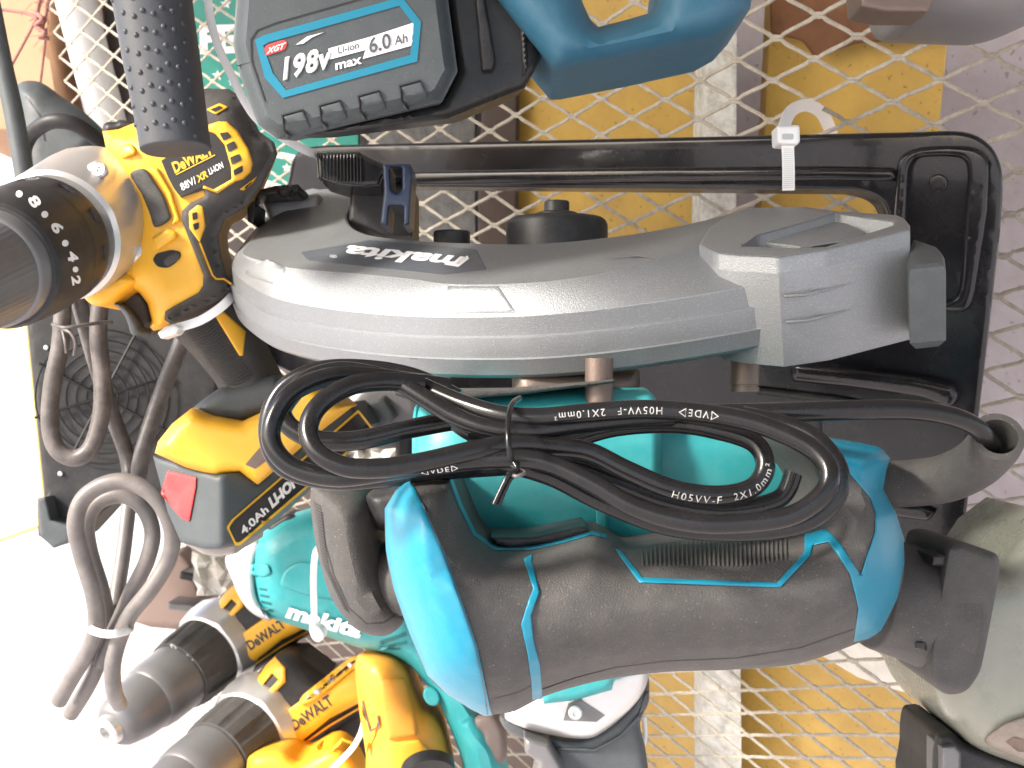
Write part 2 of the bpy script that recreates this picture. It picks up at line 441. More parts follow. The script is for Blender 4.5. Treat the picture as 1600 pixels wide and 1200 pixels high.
def tube_text(name, s, P, r, s0, size, m, parent, flip=False, ang=0.0):
    """lettering wrapped on a cord, starting s0 metres along it; ang turns it round the cord from the side facing the viewer"""
    V, Fc = glyphs(s, -0.004, 0, 1.25); cum = [0]
    for i in range(1, len(P)): cum.append(cum[-1] + (P[i] - P[i - 1]).length)
    def at(q):
        q = min(max(q, 0), cum[-1] - 1e-5)
        i = max(j for j in range(len(cum) - 1) if cum[j] <= q); t = (q - cum[i]) / (cum[i + 1] - cum[i])
        return P[i].lerp(P[i + 1], t), (P[min(i + 2, len(P) - 1)] - P[max(i - 1, 0)]).normalized()
    vs = []
    for x, y in V:
        k = size / CAP; sg = -1 if flip else 1
        c, t = at(s0 + sg * x * k)
        v = (O3 - c).normalized(); v = (v - t * v.dot(t)).normalized(); u = v.cross(t)
        if flip: tt = -t
        else: tt = t
        w = (v.cross(tt)).normalized()      # up on the cord as read along tt
        a = ang + (y - CAP / 2) * k / r
        vs.append(c + (v * math.cos(a) + w * math.sin(a)) * (r + .00025))
    return build(name, vs, Fc, m, parent, 0, fix=False)
def lathe(name, A, B, pr, m, parent=None, seg=56, mod=None, label=None, smooth=32, cap=True):
    """turned body round the axis A->B; pr is a list of (metres along, radius)"""
    a, b = Vector(A), Vector(B); t = (b - a).normalized(); ref = Vector((0, 0, 1)) if abs(t.z) < .95 else Vector((1, 0, 0)); x = t.cross(ref).normalized(); y = t.cross(x)
    vs, fs = [], []
    for s, r in pr:
        for k in range(seg):
            q = 2 * math.pi * k / seg; rr = r * (mod(s, q) if mod else 1)
            vs.append(a + t * s + (x * math.cos(q) + y * math.sin(q)) * rr)
    for i in range(len(pr) - 1):
        for k in range(seg):
            p = i * seg + k; q = i * seg + (k + 1) % seg; fs.append((p, q, q + seg, p + seg))
    if cap: fs.append(tuple(range(seg))); fs.append(tuple((len(pr) - 1) * seg + k for k in range(seg)))
    return build(name, vs, fs, m, parent, smooth, label)
def loft(name, secs, m, parent=None, n=6, seg=40, ribs=0, ribamp=0.0, ends=.5, label=None, smooth=40, extra_pts=None, egg=0):
    """body through sections (p1, p2, d, half depth, squareness)"""
    S = []
    for (p1, p2, d, hd, sq) in secs:
        a, b = W(*p1, d), W(*p2, d); c = (a + b) / 2; h = (a - b) / 2
        S.append((c.x, c.y, c.z, h.x, h.y, h.z, hd, sq))
    out = []
    for i in range(len(S) - 1):
        p0, p1, p2, p3 = S[max(i - 1, 0)], S[i], S[i + 1], S[min(i + 2, len(S) - 1)]
        for k in range(n):
            t = k / n
            out.append([.5 * (2 * b + (c - a) * t + (2 * a - 5 * b + 4 * c - d) * t * t + (3 * b - a - 3 * c + d) * t ** 3) for a, b, c, d in zip(p0, p1, p2, p3)])
    out.append(list(S[-1]))
    ax0 = (Vector(out[1][:3]) - Vector(out[0][:3])).normalized(); ax1 = (Vector(out[-1][:3]) - Vector(out[-2][:3])).normalized()
    def endcap(o, ax, rev):
        res = []; rr = min(Vector(o[3:6]).length, o[6]) * ends
        for q in (.92, .75, .5, .25, .05):
            a = q * math.pi / 2; s = math.sin(a) * rr; k = 1 - (1 - math.cos(a)) * ends * 1.0
            c = Vector(o[:3]) + ax * s
            res.append([*c, *(Vector(o[3:6]) * k), o[6] * k, o[7]])
        return res
    if ends: out = endcap(out[0], -ax0, 0) + out + endcap(out[-1], ax1, 1)[::-1]
    vs, fs = [], []
    L = len(out)
    for i, o in enumerate(out):
        c = Vector(o[:3]); h = Vector(o[3:6]); k = 1 + (ribamp * math.sin(i / L * ribs * 2 * math.pi) if ribs else 0)
        for j in range(seg):
            q = 2 * math.pi * j / seg; e = 2 / o[7]
            cx = math.copysign(abs(math.cos(q)) ** e, math.cos(q)); sy = math.copysign(abs(math.sin(q)) ** e, math.sin(q))
            vs.append(c + h * cx * k + Vector((0, o[6] * sy * k, 0)))
    for i in range(L - 1):
        for j in range(seg):
            p = i * seg + j; q = i * seg + (j + 1) % seg; fs.append((p, q, q + seg, p + seg))
    fs.append(tuple(range(seg))); fs.append(tuple((L - 1) * seg + k for k in range(seg)))
    if extra_pts: extra_pts(vs, fs)
    return build(name, vs, fs, m, parent, smooth, label)
def domes(vs, fs, centres, r, nrm=None, h=.6):
    for c, nn in centres:
        nn = nn.normalized(); x = nn.orthogonal().normalized(); y = nn.cross(x); b = len(vs); sg = 10
        for lev, (rr, hh) in enumerate(((1, 0), (.85, .5 * h), (.5, .86 * h))):
            for k in range(sg):
                q = 2 * math.pi * k / sg; vs.append(c + (x * math.cos(q) + y * math.sin(q)) * r * rr + nn * r * hh)
        vs.append(c + nn * r * h); top = len(vs) - 1
        for lev in range(2):
            for k in range(sg):
                p = b + lev * sg + k; q = b + lev * sg + (k + 1) % sg; fs.append((p, q, q + sg, p + sg))
        for k in range(sg): fs.append((b + 2 * sg + k, b + 2 * sg + (k + 1) % sg, top))
def screw(name, px, py, d, rpx, nrm, m, parent, cross=True):
    c = W(px, py, d); n = Vector(nrm).normalized(); r = rpx * d / F
    return lathe(name, c - n * r * .8, c + n, [(0, r * .75), (r * .5, r), (r * .9, r), (r * 1.15, r * .8), (r * 1.2, r * .45), (r * .85, r * .35), (r * .85, .00001)], m, parent, seg=24, mod=None)
def overlays(name, polys, base, lift, R, m, parent, g=7, kind='round', B=None, label=None):
    """several pieces of one surface pattern (ribs, slots, printed marks) in one mesh"""
    B = B or bvh_of(*(base if isinstance(base, (list, tuple)) else (base,)))
    AV, AF = [], []
    for p in polys:
        V, T, E, D = tri2d(p, [], g, R)
        rays = [(W(x, y, 1) - O3).normalized() for x, y in V]; ds = []
        for r in rays:
            h = B.ray_cast(O3, r, 5.0); ds.append(h[3] if h[0] is not None else None)
        gd = sorted(x for x in ds if x is not None)
        if not gd: continue
        md = gd[len(gd) // 2]; ds = [md if (x is None or x > md * 1.12) else x for x in ds]
        hh = lift * (0.35 + 0.65 * prof(D / max(R, 1e-6), kind)) if R > 0 else np.full(len(V), lift)
        k = len(AV); AV += [O3 + r * (q - h) for r, q, h in zip(rays, ds, hh)]; AF += [tuple(i + k for i in f) for f in T]
        mp = {}
        for i in set(i for e in E for i in e): mp[i] = len(AV); AV.append(O3 + rays[i] * (ds[i] + .001))
        for a, b in E: AF.append((b + k, a + k, mp[a], mp[b]))
    return build(name, AV, AF, m, parent, 40, label)
def each(name, polys, base, lift, R, m, parent, g=7, B=None):
    for p in polys: overlay(name, p, base, lift, R, m, parent, g=g, B=B)
# ================================================================= the setting
gz = CZ - 1.1

def sheet(name, x0, x1, y0, y1, z, m):
    return build(name, [(x0, y0, z), (x1, y0, z), (x1, y1, z), (x0, y1, z)], [(0, 1, 2, 3)], m, None, 0)
tag(sheet('ground', -300, 300, -300, 300, gz, M['ground']), None, None, kind='structure')
rf = build('added_shade_roof', [(x, y, z) for z in (CZ + .62, CZ + .66) for x, y in ((-.70, -.9), (4, -.9), (4, 6), (-.70, 6))], [(3, 2, 1, 0), (4, 5, 6, 7), (0, 1, 5, 4), (1, 2, 6, 5), (2, 3, 7, 6), (3, 0, 4, 7)], mat('shade_roof_canvas', (.30, .27, .24), .9), None, 0)  # unseen roof added above the view to block sky and sun
tag(rf, None, None, kind='structure')
MD = inv_plane(0.91680293, 0.00047319651, -0.00030062467)          # the plane of the mesh
HM = np.array([[0.05434998998, 0.05642739976, 0.11736252313], [-0.01923292524, 0.04253701589, -0.57025708788 - .02231322], [-0.02748692542, -0.01214095, 1.0]])
HM[1, 2] = -0.5925702788
def lat(i, j):
    q = HM @ np.array([i, j, 1.0]); return q[0] / q[2] * 800 + 800, q[1] / q[2] * 800 + 600, q[2]
def lat3(i, j):
    x, y, w = lat(i, j); return W(x, y, MD(x, y))
def expanded_mesh():
    nn = (lat3(0, 3) - lat3(0, 0)).cross(lat3(3, 0) - lat3(0, 0)).normalized()
    if nn.y > 0: nn = -nn
    vs, fs = [], []
    def ok(i, j):
        x, y, w = lat(i, j)
        return w > .15 and -60 < x < 1740 and -140 < y < 1330 and i + j >= -26
    cell = (lat3(1, 0) - lat3(0, 0)).length
    wd, th = cell * .056, .0010
    hor = (lat3(1, 1) - lat3(0, 0)).normalized(); ver = nn.cross(hor).normalized()
    if ver.z < 0: ver = -ver
    def strand(a, b, sa, sb):
        # a, b node positions; sa, sb = +1 when the knuckle sits above its neighbour row, -1 below
        k = cell * .17
        jit = lambda: Vector((random.gauss(0, 1), random.gauss(0, 1), random.gauss(0, 1))) * cell * .006
        P = [a + ver * sa * wd * .55, a + hor * k * .55 + ver * sa * wd * .50, a.lerp(b, .24) + ver * sa * wd * .1 + jit(), a.lerp(b, .76) + ver * sb * wd * .1 + jit(), b - hor * k * .55 + ver * sb * wd * .50, b + ver * sb * wd * .55]
        P = [Vector(q) for q in cr([tuple(p) for p in P], 3, False)]
        base = len(vs); L = len(P)
        for i, p in enumerate(P):
            t = (P[min(i + 1, L - 1)] - P[max(i - 1, 0)]).normalized(); s = t.cross(nn).normalized()
            tw = .55 if abs(t.dot(hor)) < .95 else .2
            s2 = (s * math.cos(tw) + nn * math.sin(tw)); n2 = (nn * math.cos(tw) - s * math.sin(tw))
            ww = wd * (1 + random.uniform(-.08, .08))
            for q in range(8):
                a_ = math.pi / 4 * q + math.pi / 8
                cx = math.copysign(abs(math.cos(a_)) ** .6, math.cos(a_)); sy = math.copysign(abs(math.sin(a_)) ** .6, math.sin(a_))
                vs.append(p + s2 * ww * .75 * cx + n2 * th * sy)
        for i in range(L - 1):
            for q in range(8):
                p0 = base + i * 8 + q; p1 = base + i * 8 + (q + 1) % 8; fs.append((p0, p1, p1 + 8, p0 + 8))
    for i in range(-60, 60):
        for j in range(-60, 60):
            if ok(i, j):
                if ok(i + 1, j): strand(lat3(i, j), lat3(i + 1, j), 1, -1)      # up to the right
                if ok(i, j + 1): strand(lat3(i, j), lat3(i, j + 1), -1, 1)      # down to the right
    return build('expanded_metal_panel', vs, fs, M['meshwire'], None, 50)
mp_ = expanded_mesh()
tag(mp_, 'cream painted expanded metal mesh panel with diamond openings that the tools hang on', 'mesh panel')
def behind(name, poly, k, thick, m, label, cat, group=None, r=3):
    return tag(puff(name, rnd(poly, r, 2) if r else poly, lambda x, y: MD(x, y) * k, 3, .001, thick, m, None, g=45, kind='round'), label, cat, group)
behind('plaster_wall', [(1100, -200), (2100, -300), (2300, 1700), (1130, 1400)], 1.34, .05, M['wall'], 'lilac white wall far behind the mesh along the right edge', 'wall', r=0)
behind('plaster_wall', [(560, -150), (1120, -150), (1150, 1400), (560, 1400), (440, 900), (330, 500), (330, -150)], 1.36, .05, M['brownpost'], 'dark brown wall seen dimly through the mesh in the middle', 'wall', r=0)
behind('painted_board', [(812, -60), (1108, -60), (1098, 330), (1110, 1330), (880, 1330), (808, 330)], 1.10, .02, M['board'], 'tall ochre yellow board behind the mesh between the dark post and the white post', 'board', 'ochre boards behind the mesh')
yb = behind('painted_board', [(1207, -60), (1492, -60), (1466, 215), (1440, 520), (1180, 480)], 1.12, .02, M['board'], 'short ochre yellow board with brown sheet on top, behind the white cable tie', 'board', 'ochre boards behind the mesh')
behind('painted_board', [(1150, 1030), (1290, 1022), (1350, 1052), (1462, 1095), (1470, 1330), (1130, 1330)], 1.12, .02, M['board'], 'ochre yellow board at the bottom beside the grey tool', 'board', 'ochre boards behind the mesh')
behind('rusty_sheet', [(1204, -60), (1484, -60), (1487, 50), (1400, 62), (1340, 66), (1276, 90), (1255, 62), (1205, 50)], 1.095, .003, M['rust'], 'rusty brown sheet hanging over the top of the short ochre board', 'sheet', r=5)
behind('white_post', [(1106, -60), (1152, -60), (1150, 350), (1160, 1330), (1097, 1330), (1096, 330)], 1.05, .05, M['plaster'], 'chipped white painted post between the two ochre boards', 'post')
behind('wooden_post', [(760, -60), (809, -60), (805, 400), (815, 700), (750, 700), (748, 330)], 1.08, .06, M['brownpost'], 'dark brown wooden post left of the tall ochre board', 'post')
behind('stone_post', [(560, 120), (742, 120), (745, 800), (620, 800)], 1.13, .07, M['slatepost'], 'speckled dark grey post seen under the big battery', 'post')
sg = thing('sign_board', 'green signboard with white block letters and stars behind the mesh', 'sign', W(400, 120, MD(400, 120) * 1.12))
puff('panel', rnd([(268, -60), (560, -60), (560, 330), (440, 330), (310, 260)], 4, 2), lambda x, y: MD(x, y) * 1.12, 3, .001, .012, M['green'], sg, g=45)
text('lettering', 'FE', (316, 82), (368, 80), (-2, -42), sg, M['ink'], sg, bold=.05, lift=.001)
def star(cx, cy, r, n=5): return [(cx + (r if k % 2 == 0 else r * .42) * math.sin(math.pi * k / n), cy - (r if k % 2 == 0 else r * .42) * math.cos(math.pi * k / n)) for k in range(2 * n)]
each('star', [star(340, 118, 9), star(363, 128, 7), star(353, 6, 9), star(470, 196, 8), star(448, 262, 8)], sg, .001, 0, M['ink'], sg)
each('stripe', [[(300, 262), (330, 250), (470, 300), (470, 318), (300, 285)], [(430, 236), (560, 262), (560, 270), (430, 246)]], sg, .001, 0, M['ink'], sg)
# left edge: pipe, panels, cardboard
pp = lathe('white_pipe', W(95, -90, 1.36), W(185, 260, 1.50), [(0, .0225), (.32, .0225)], M['white'], None, seg=32)
tag(pp, 'round white pipe slanting down behind the mesh at the top left', 'pipe')
behind('grey_sheet', [(130, -60), (300, -60), (330, 300), (190, 300)], 1.16, .01, mat('warm_grey_sheet', (.30, .27, .26), .6), 'warm grey sheet behind the mesh right of the white pipe', 'sheet')
behind('brown_sheet', [(70, -60), (150, -60), (190, 260), (120, 260), (80, 90)], 1.13, .01, mat('dull_brown_sheet', (.16, .12, .105), .6, var=.3), 'dull brown sheet behind the mesh left of the white pipe', 'sheet')
cb = puff('cardboard_box', rnd([(-80, -80), (84, -80), (76, 60), (92, 160), (40, 205), (-80, 205)], 3, 2), 1.42, 4, .002, .25, M['cardboard'], g=40, kind='cham')
tag(cb, 'pale brown cardboard box behind the pink strings in the top left corner', 'box')
st = thing('knotted_string', 'pink twine knotted in front of the cardboard box', 'string', W(60, 30, 1.2))
for k, P in enumerate([[(-30, 14, 1.2), (10, 16, 1.2), (45, 22, 1.19), (58, 30, 1.18)], [(58, 28, 1.18), (40, 62, 1.2), (16, 106, 1.22)], [(72, 45, 1.18), (69, 80, 1.2), (62, 140, 1.24)],
                       [(66, -30, 1.2), (62, 0, 1.19), (58, 30, 1.18), (72, 55, 1.18)], [(76, -30, 1.2), (74, 10, 1.18), (66, 45, 1.18)], [(56, 20, 1.18), (66, 30, 1.17), (56, 40, 1.18), (70, 52, 1.175), (62, 58, 1.18), (76, 60, 1.18)]]):
    tube('twine_strand', P, (2.6, 2.4, 2.0, 3.2, 3.0, 3.5)[k], M['string'], st, seg=8)
rs = random.Random(3)
fz_v, fz_f = [], []
for k in range(40):
    p = W(rs.uniform(50, 76), rs.uniform(0, 58), 1.178); q = p + Vector((rs.gauss(0, 1), -abs(rs.gauss(0, .5)), rs.gauss(0, 1))) * .006
    v, f = sweep([p, (p + q) / 2 + Vector((.001, 0, .001)), q], .0003, 4); b = len(fz_v); fz_v += v; fz_f += [tuple(i + b for i in x) for x in f]
build('frayed_fibres', fz_v, fz_f, M['string'], st)
# ================================================================= circular saw
BD = inv_plane(1.15, .00040, -.00015)            # its black base plate
saw = thing('mitre_saw', 'teal and black corded saw with grey metal blade guard lying across the centre', 'power saw', W(850, 560, .62))
base_out = cr([(452, 275), (458, 248), (476, 232), (510, 227)], 5, False) + cr([(1440, 206), (1500, 205), (1535, 217), (1558, 243), (1567, 285), (1563, 360)], 5, False) + [(1545, 520), (1528, 660)] + cr([(1508, 815), (1500, 842), (1484, 853), (1460, 856)], 4, False) + [(1340, 845), (900, 800), (640, 700), (470, 590)] + cr([(430, 572), (404, 552), (396, 525), (400, 480)], 4, False)
hole = [(600, 292), (1330, 298)] + cr([(1330, 298), (1366, 308), (1384, 332), (1388, 380)], 5, False)[1:] + [(1386, 440), (1300, 520), (640, 500), (590, 430)]
puff('base_plate', base_out, BD, 9, .004, .014, M['enamel'], saw, holes=[hole], g=22)
Bb = bvh_of(saw)
overlay('plate_rib', [(640, 268), (1000, 262), (1300, 260), (1392, 262), (1404, 272), (1398, 283), (1300, 281), (1000, 284), (640, 290)], saw, .006, 10, M['enamel'], saw, g=10, B=Bb)
po = cr([(1400, 275), (1404, 250), (1420, 236), (1450, 229), (1505, 228), (1533, 236), (1545, 258), (1543, 330)], 4, False) + cr([(1524, 455), (1516, 478), (1500, 488), (1470, 487)], 4, False) + [(1410, 480), (1396, 340)]
pi_ = cr([(1420, 285), (1424, 258), (1440, 246), (1490, 245), (1508, 253), (1512, 275)], 4, False) + cr([(1500, 440), (1494, 462), (1476, 470), (1440, 468)], 4, False) + [(1415, 380)]
overlay('pocket_rim', po, saw, .0065, 9, M['enamel'], saw, g=12, holes=[pi_], B=Bb)
overlay('stamped_disc', ell(1466, 286, 15, 14), saw, .0016, 4, M['enamel'], saw, g=5, B=Bb)
overlay('pressed_rib', rnd([(1235, 566), (1330, 574), (1440, 588), (1492, 600), (1500, 622), (1484, 640), (1440, 622), (1330, 606), (1235, 596)], 10), saw, .009, 14, M['enamel'], saw, g=9, B=Bb)
overlay('pressed_rib', rnd([(1182, 604), (1300, 618), (1400, 636), (1400, 646), (1300, 630), (1182, 616)], 3), saw, .004, 5, M['steelblk'], saw, g=9, B=Bb)
overlay('pressed_rib', rnd([(1385, 784), (1440, 790), (1462, 800), (1450, 814), (1385, 806)], 5), saw, .006, 8, M['enamel'], saw, g=9, B=Bb)
# --- blade guard: ring sector standing out towards the viewer
GI = lambda px, py: 1 / (.549 + .00266 * py + .0004 * (px - 800))
G = Plane(GI)
I_ = [(606, 288), (572, 308), (550, 322), (543, 338), (552, 354), (580, 366), (630, 373), (690, 377), (750, 379), (820, 380), (880, 377), (940, 371), (1000, 363), (1060, 352), (1110, 341), (1150, 330)]
F_ = [(500, 296), (455, 322), (415, 350), (385, 382), (378, 398), (408, 409), (455, 420), (560, 429), (640, 437), (700, 445), (781, 445), (850, 441), (930, 430), (1000, 413), (1050, 398), (1092, 384)]
O_ = [(478, 297), (432, 326), (396, 360), (368, 398), (362, 416), (381, 438), (428, 464), (506, 480), (600, 490), (694, 494), (800, 493), (870, 489), (950, 481), (1050, 467), (1140, 452), (1208, 439)]
n = 7
I3 = [G.hit(*p) for p in cr(I_, n, False)]; F3 = [G.hit(*p) for p in cr(F_, n, False)]; Oc = cr(O_, n, False); O3_ = [G.hit(p[0], p[1], -.0115) for p in Oc]
T = .0325
def guard_rows(k):
    t = (O3_[min(k + 1, len(O3_) - 1)] - O3_[max(k - 1, 0)]).normalized(); o = G.n.cross(t)
    if o.dot(O3_[k] - I3[k]) < 0: o = -o
    N = G.n; i, f, q = I3[k], F3[k], O3_[k]
    e = [(0, 0), (.0003, .0005), (.0014, .0095), (.0029, .0098), (.0031, .0106), (.0034, .0200), (.0048, .0203), (.0046, .0213), (.0038, .0285), (.0026, .0300), (-.000, .0318), (-.004, .0330)]
    inn = (f - i).normalized()
    return [i - N * .036 + inn * .02, i - N * .028, i - N * .0025, i - N * .0008 + inn * .0006, i + inn * .002] + [i.lerp(f, .5)] + [f - inn * .0012, f + (q - f).normalized() * .0012 - N * .0003] + [f.lerp(q, .5) + N * .0009] + [q + o * a - N * b for a, b in e] + [q - o * .03 - N * .0332]
rows = [guard_rows(k) for k in range(len(O3_))]
vs, fs = [], []
for r in rows: vs += r
m_ = len(rows[0])
for a in range(len(rows) - 1):
    for b in range(m_):
        c = (b + 1) % m_; fs.append((a * m_ + b, a * m_ + c, (a + 1) * m_ + c, (a + 1) * m_ + b))
fs.append(tuple(range(m_))); fs.append(tuple((len(rows) - 1) * m_ + b for b in range(m_)))
guard = build('blade_guard', vs, fs, M['alu'], saw, 20)
Bg = BVHTree.FromPolygons(vs, [tuple(f) for f in fs])
def gprism(name, poly, top, bot, m, parent, bev=.0012, smooth=30, ref=None):
    """prism standing in the guard's own plane, outline given where its top face shows"""
    ref = top if ref is None else ref; P = [G.hit(x, y, ref) + G.n * (top - ref) for x, y in clean(poly)]; L = len(P); c = sum(P, Vector()) / L
    def inset(off, dz):
        out = []
        for i in range(L):
            a, b, d = P[i - 1], P[i], P[(i + 1) % L]
            t1 = (b - a).normalized(); t2 = (d - b).normalized(); q = (t1 + t2); n_ = G.n.cross(q).normalized()
            out.append(b + n_ * off * sgn + G.n * dz)
        return out
    ar = sum((P[i] - c).cross(P[(i + 1) % L] - c).dot(G.n) for i in range(L)); sgn = 1 if ar > 0 else -1
    R_ = [inset(bev, 0), inset(bev * .3, -bev * .3), inset(0, -bev), inset(0, bot - top + bev), inset(bev, bot - top)]
    vs = sum(R_, []); fs = []
    for r in range(4):
        for i in range(L): fs.append((r * L + i, r * L + (i + 1) % L, (r + 1) * L + (i + 1) % L, (r + 1) * L + i))
    V2 = [Vector((float(x), float(y))) for x, y in clean(poly)]
    q = delaunay_2d_cdt(V2, [(i, (i + 1) % L) for i in range(L)], [], 1, 1e-4)
    for f in q[2]:
        if all(i < L for i in f): fs.append(tuple(f)); fs.append(tuple(4 * L + i for i in f)[::-1])
    return build(name, vs, fs, m, parent, smooth)
# end block of the guard, with a sunk pocket
blk_out = [(1092, 383), (1108, 357), (1140, 335), (1168, 325), (1256, 323), (1306, 330), (1400, 336), (1412, 341), (1422, 353), (1421, 360), (1290, 391), (1215, 402), (1150, 399), (1120, 396)]
pock = [(1160, 385), (1184, 368), (1212, 361), (1304, 334), (1396, 347), (1397, 352), (1290, 386), (1240, 388)]
gprism('guard_block', blk_out, -.004, -.050, M['alu'], saw, bev=.0003, ref=.0035)
rimv = []
def gring(name, outer, inner, top, bot, m, parent):
    V, Tt, E, D = tri2d(outer, [inner], 6, 3)
    h = .0009 * prof(D / 3, 'round'); vs = [G.hit(x, y, top - .0009 + hh) for (x, y), hh in zip(V, h)]; fs = list(Tt); mp = {}
    for i in set(i for e in E for i in e): mp[i] = len(vs); vs.append(G.hit(V[i][0], V[i][1], top) + G.n * (bot - top))
    for a, b in E: fs.append((b, a, mp[a], mp[b]))
    return build(name, vs, fs, m, parent, 40)
gring('guard_block_rim', blk_out, pock, .0035, -.0045, M['alu'], saw)
gprism('pocket_floor', [(1195, 378), (1225, 362), (1304, 338), (1352, 362), (1345, 370), (1250, 384)], -.001, -.0045, M['alu'], saw)
gprism('pocket_slot', [(1238, 385), (1318, 367), (1330, 374), (1290, 386)], -.0022, -.0043, M['dark'], saw)
Bs = bvh_of(saw)
# two raised ledges round the block
for dz in (.0150, .0275):
    pts = [(1222, 402), (1255, 400), (1290, 391), (1422, 356)]
    P = [G.hit(x, y, .0035) - G.n * (dz + .0035) for x, y in pts]; P = [p - Vector((0, .0002, 0)) for p in P]
    v, f = sweep(P, .0007, 8); build('guard_ledge', v, f, M['alu'], saw)
gprism('guard_stub', [(1416, 372), (1425, 352), (1466, 362), (1476, 372), (1478, 392), (1420, 398)], -.006, -.046, M['greyplastic'], saw, .004, ref=.0)
# facets cast into the guard
overlay('guard_facet', [(417, 405), (449, 416), (431, 446), (386, 431), (383, 424)], saw, .0013, 4, M['alu'], saw, g=8, kind='cham', B=Bg)
overlay('guard_facet', [(700, 447), (779, 447), (806, 488), (690, 490)], saw, .0008, 4, M['alu'], saw, g=8, kind='cham', B=Bg)
# logo plate
lp = overlay('logo_plate', rnd([(470, 394), (577, 375), (744, 389), (761, 421), (694, 429), (481, 407)], 3), saw, .0006, 2, M['plate'], saw, g=10, B=Bg)
Bl = bvh_of(saw)
text('logo_lettering', 'makita', (727, 402), (547, 384), (-14, 17), saw, M['ink'], saw, bold=.035, shear=.1, B=Bl)
text('logo_lettering', '®', (527, 399), (516, 397.5), (-1, 4.5), saw, M['ink'], saw, B=Bl)
overlay('logo_lettering', [(730, 399), (733, 404), (716, 417), (694, 413), (697, 410), (712, 411)], saw, .0006, 0, M['ink'], saw, B=Bl)
# scuffs
for sp in ([(945, 399), (980, 399), (1023, 405)], [(461, 330), (470, 322), (488, 316), (500, 312)], [(1128, 376), (1150, 372)], [(640, 560), (652, 561)]):
    overlay('scratch', ribbon(sp, 1.2), saw, .0001, 0, M['plate'], saw, g=8, B=Bg)
# bracket with screw at the left end
br = puff('guard_bracket', [(388, 310), (392, 306), (462, 302), (470, 294), (466, 288), (430, 290), (392, 300), (386, 312), (387, 346), (397, 352), (400, 318)], .75, 2, .001, .03, M['steelblk'], saw, g=8)
puff('guard_boss', rnd([(410, 315), (500, 302), (500, 340), (420, 345)], 6), .785, 8, .006, .04, M['alu'], saw, g=10)
screw('bracket_screw', 446, 296, .742, 13, (0, -.5, 1), M['steelblk'], saw)
# black locking lever
lv = puff('lock_lever', rnd([(494, 238), (560, 236), (566, 240), (600, 256), (642, 258), (642, 268), (600, 275), (594, 292), (570, 294), (530, 290), (497, 280)], 3), .70, 6, .006, .045, M['enamel'], saw, g=8)
overlays('lever_ribs', [[(500 + 5.2 * k, 241), (502.2 + 5.2 * k, 241), (503 + 5.2 * k, 283 + min(k, 4)), (500.8 + 5.2 * k, 283 + min(k, 4))] for k in range(13)], lv, .0012, 1.2, M['steelblk'], saw, g=6)
puff('spring_clip', rnd([(598, 256), (642, 256), (644, 275), (640, 350), (630, 354), (630, 322), (608, 322), (606, 354), (594, 350), (600, 300)], 3), .66, 4, .003, .03, mat('navy_plastic', (.02, .035, .075), .3), saw, g=6, holes=[rnd([(609, 262), (628, 262), (628, 296), (620, 302), (611, 296)], 3)])
puff('clip_block', rnd([(548, 300), (600, 282), (645, 290), (645, 372), (600, 372), (545, 345)], 5), .735, 6, .004, .05, M['black'], saw, g=10)
# blade bolt and washers beyond the guard
zc = W(870, 372, .70)
lathe('clamp_washer', zc + Vector((0, 0, -.009)), zc + Vector((0, 0, .03)), [(0, .029), (.016, .029), (.0185, .028), (.020, .026), (.0205, .013), (.0225, .0128), (.0235, .011), (.0235, .0002)], M['black'], saw, seg=64)
def hexm(s, q): return 1.0
lathe('hex_bolt', zc + Vector((0, 0, .0075)), zc + Vector((0, 0, .03)), [(0, .0072), (.0125, .0072), (.0135, .0066), (.0135, .0042), (.011, .0040), (.011, .0001)], M['black'], saw, seg=40)
zc2 = W(706, 378, .70)
lathe('small_washer', zc2 + Vector((0, 0, -.0075)), zc2 + Vector((0, 0, .01)), [(0, .0105), (.0125, .0105), (.0135, .0098), (.0135, .0001)], M['black'], saw, seg=40)
# posts and gearbox under the guard
def post(name, px, y0, y1, rpx, d, m, seg=32):
    a, b = W(px, y0, d), W(px, y1, d); r = rpx * d / F; L = (b - a).length
    return lathe(name, a, b, [(0, r), (L * .85, r), (L * .86, r * .93), (L * .9, r * .93), (L * .91, r), (L, r)], m, saw, seg=seg)
post('guide_post', 1164, 535, 612, 22, .60, M['bronze'])
post('guide_post', 936, 560, 640, 22, .555, M['bronze'])
puff('gear_housing', rnd([(800, 575), (1000, 575), (1000, 660), (800, 660)], 10), .60, 25, .02, .08, M['bronze'], saw, g=14)
lathe('motor_flange', W(1165, 700, .66), W(1165, 600, .66), [(0, .040), (.018, .040), (.022, .036), (.024, .001)], M['black'], saw)
puff('guard_pad', rnd([(620, 585), (700, 592), (700, 606), (622, 606), (618, 596)], 3), .555, 4, .003, .03, M['alu'], saw, g=6)
puff('rubber_strip', rnd([(612, 606), (620, 600), (700, 607), (800, 606), (920, 596), (960, 592), (960, 598), (820, 616), (700, 625), (645, 626), (616, 617)], 3), .548, 4, .003, .03, M['rubber'], saw, g=7)
# teal motor body behind the cord
loft('motor_housing', [((660, 632), (660, 775), .60, .04, 3), ((700, 612), (700, 850), .60, .055, 3), ((850, 604), (850, 866), .60, .06, 3.2), ((995, 604), (995, 860), .60, .06, 3.2)], M['teal2'], saw, ends=.15, seg=48)
loft('motor_cover', [((990, 660), (990, 806), .60, .045, 4), ((1120, 664), (1120, 802), .60, .045, 4), ((1235, 672), (1235, 792), .60, .04, 4), ((1300, 690), (1300, 770), .60, .03, 4)], M['teal2'], saw, ends=.2)
overlay('motor_rib', rnd([(930, 720), (948, 720), (950, 860), (932, 860)], 2), saw, .004, 4, M['teal2'], saw, g=8)
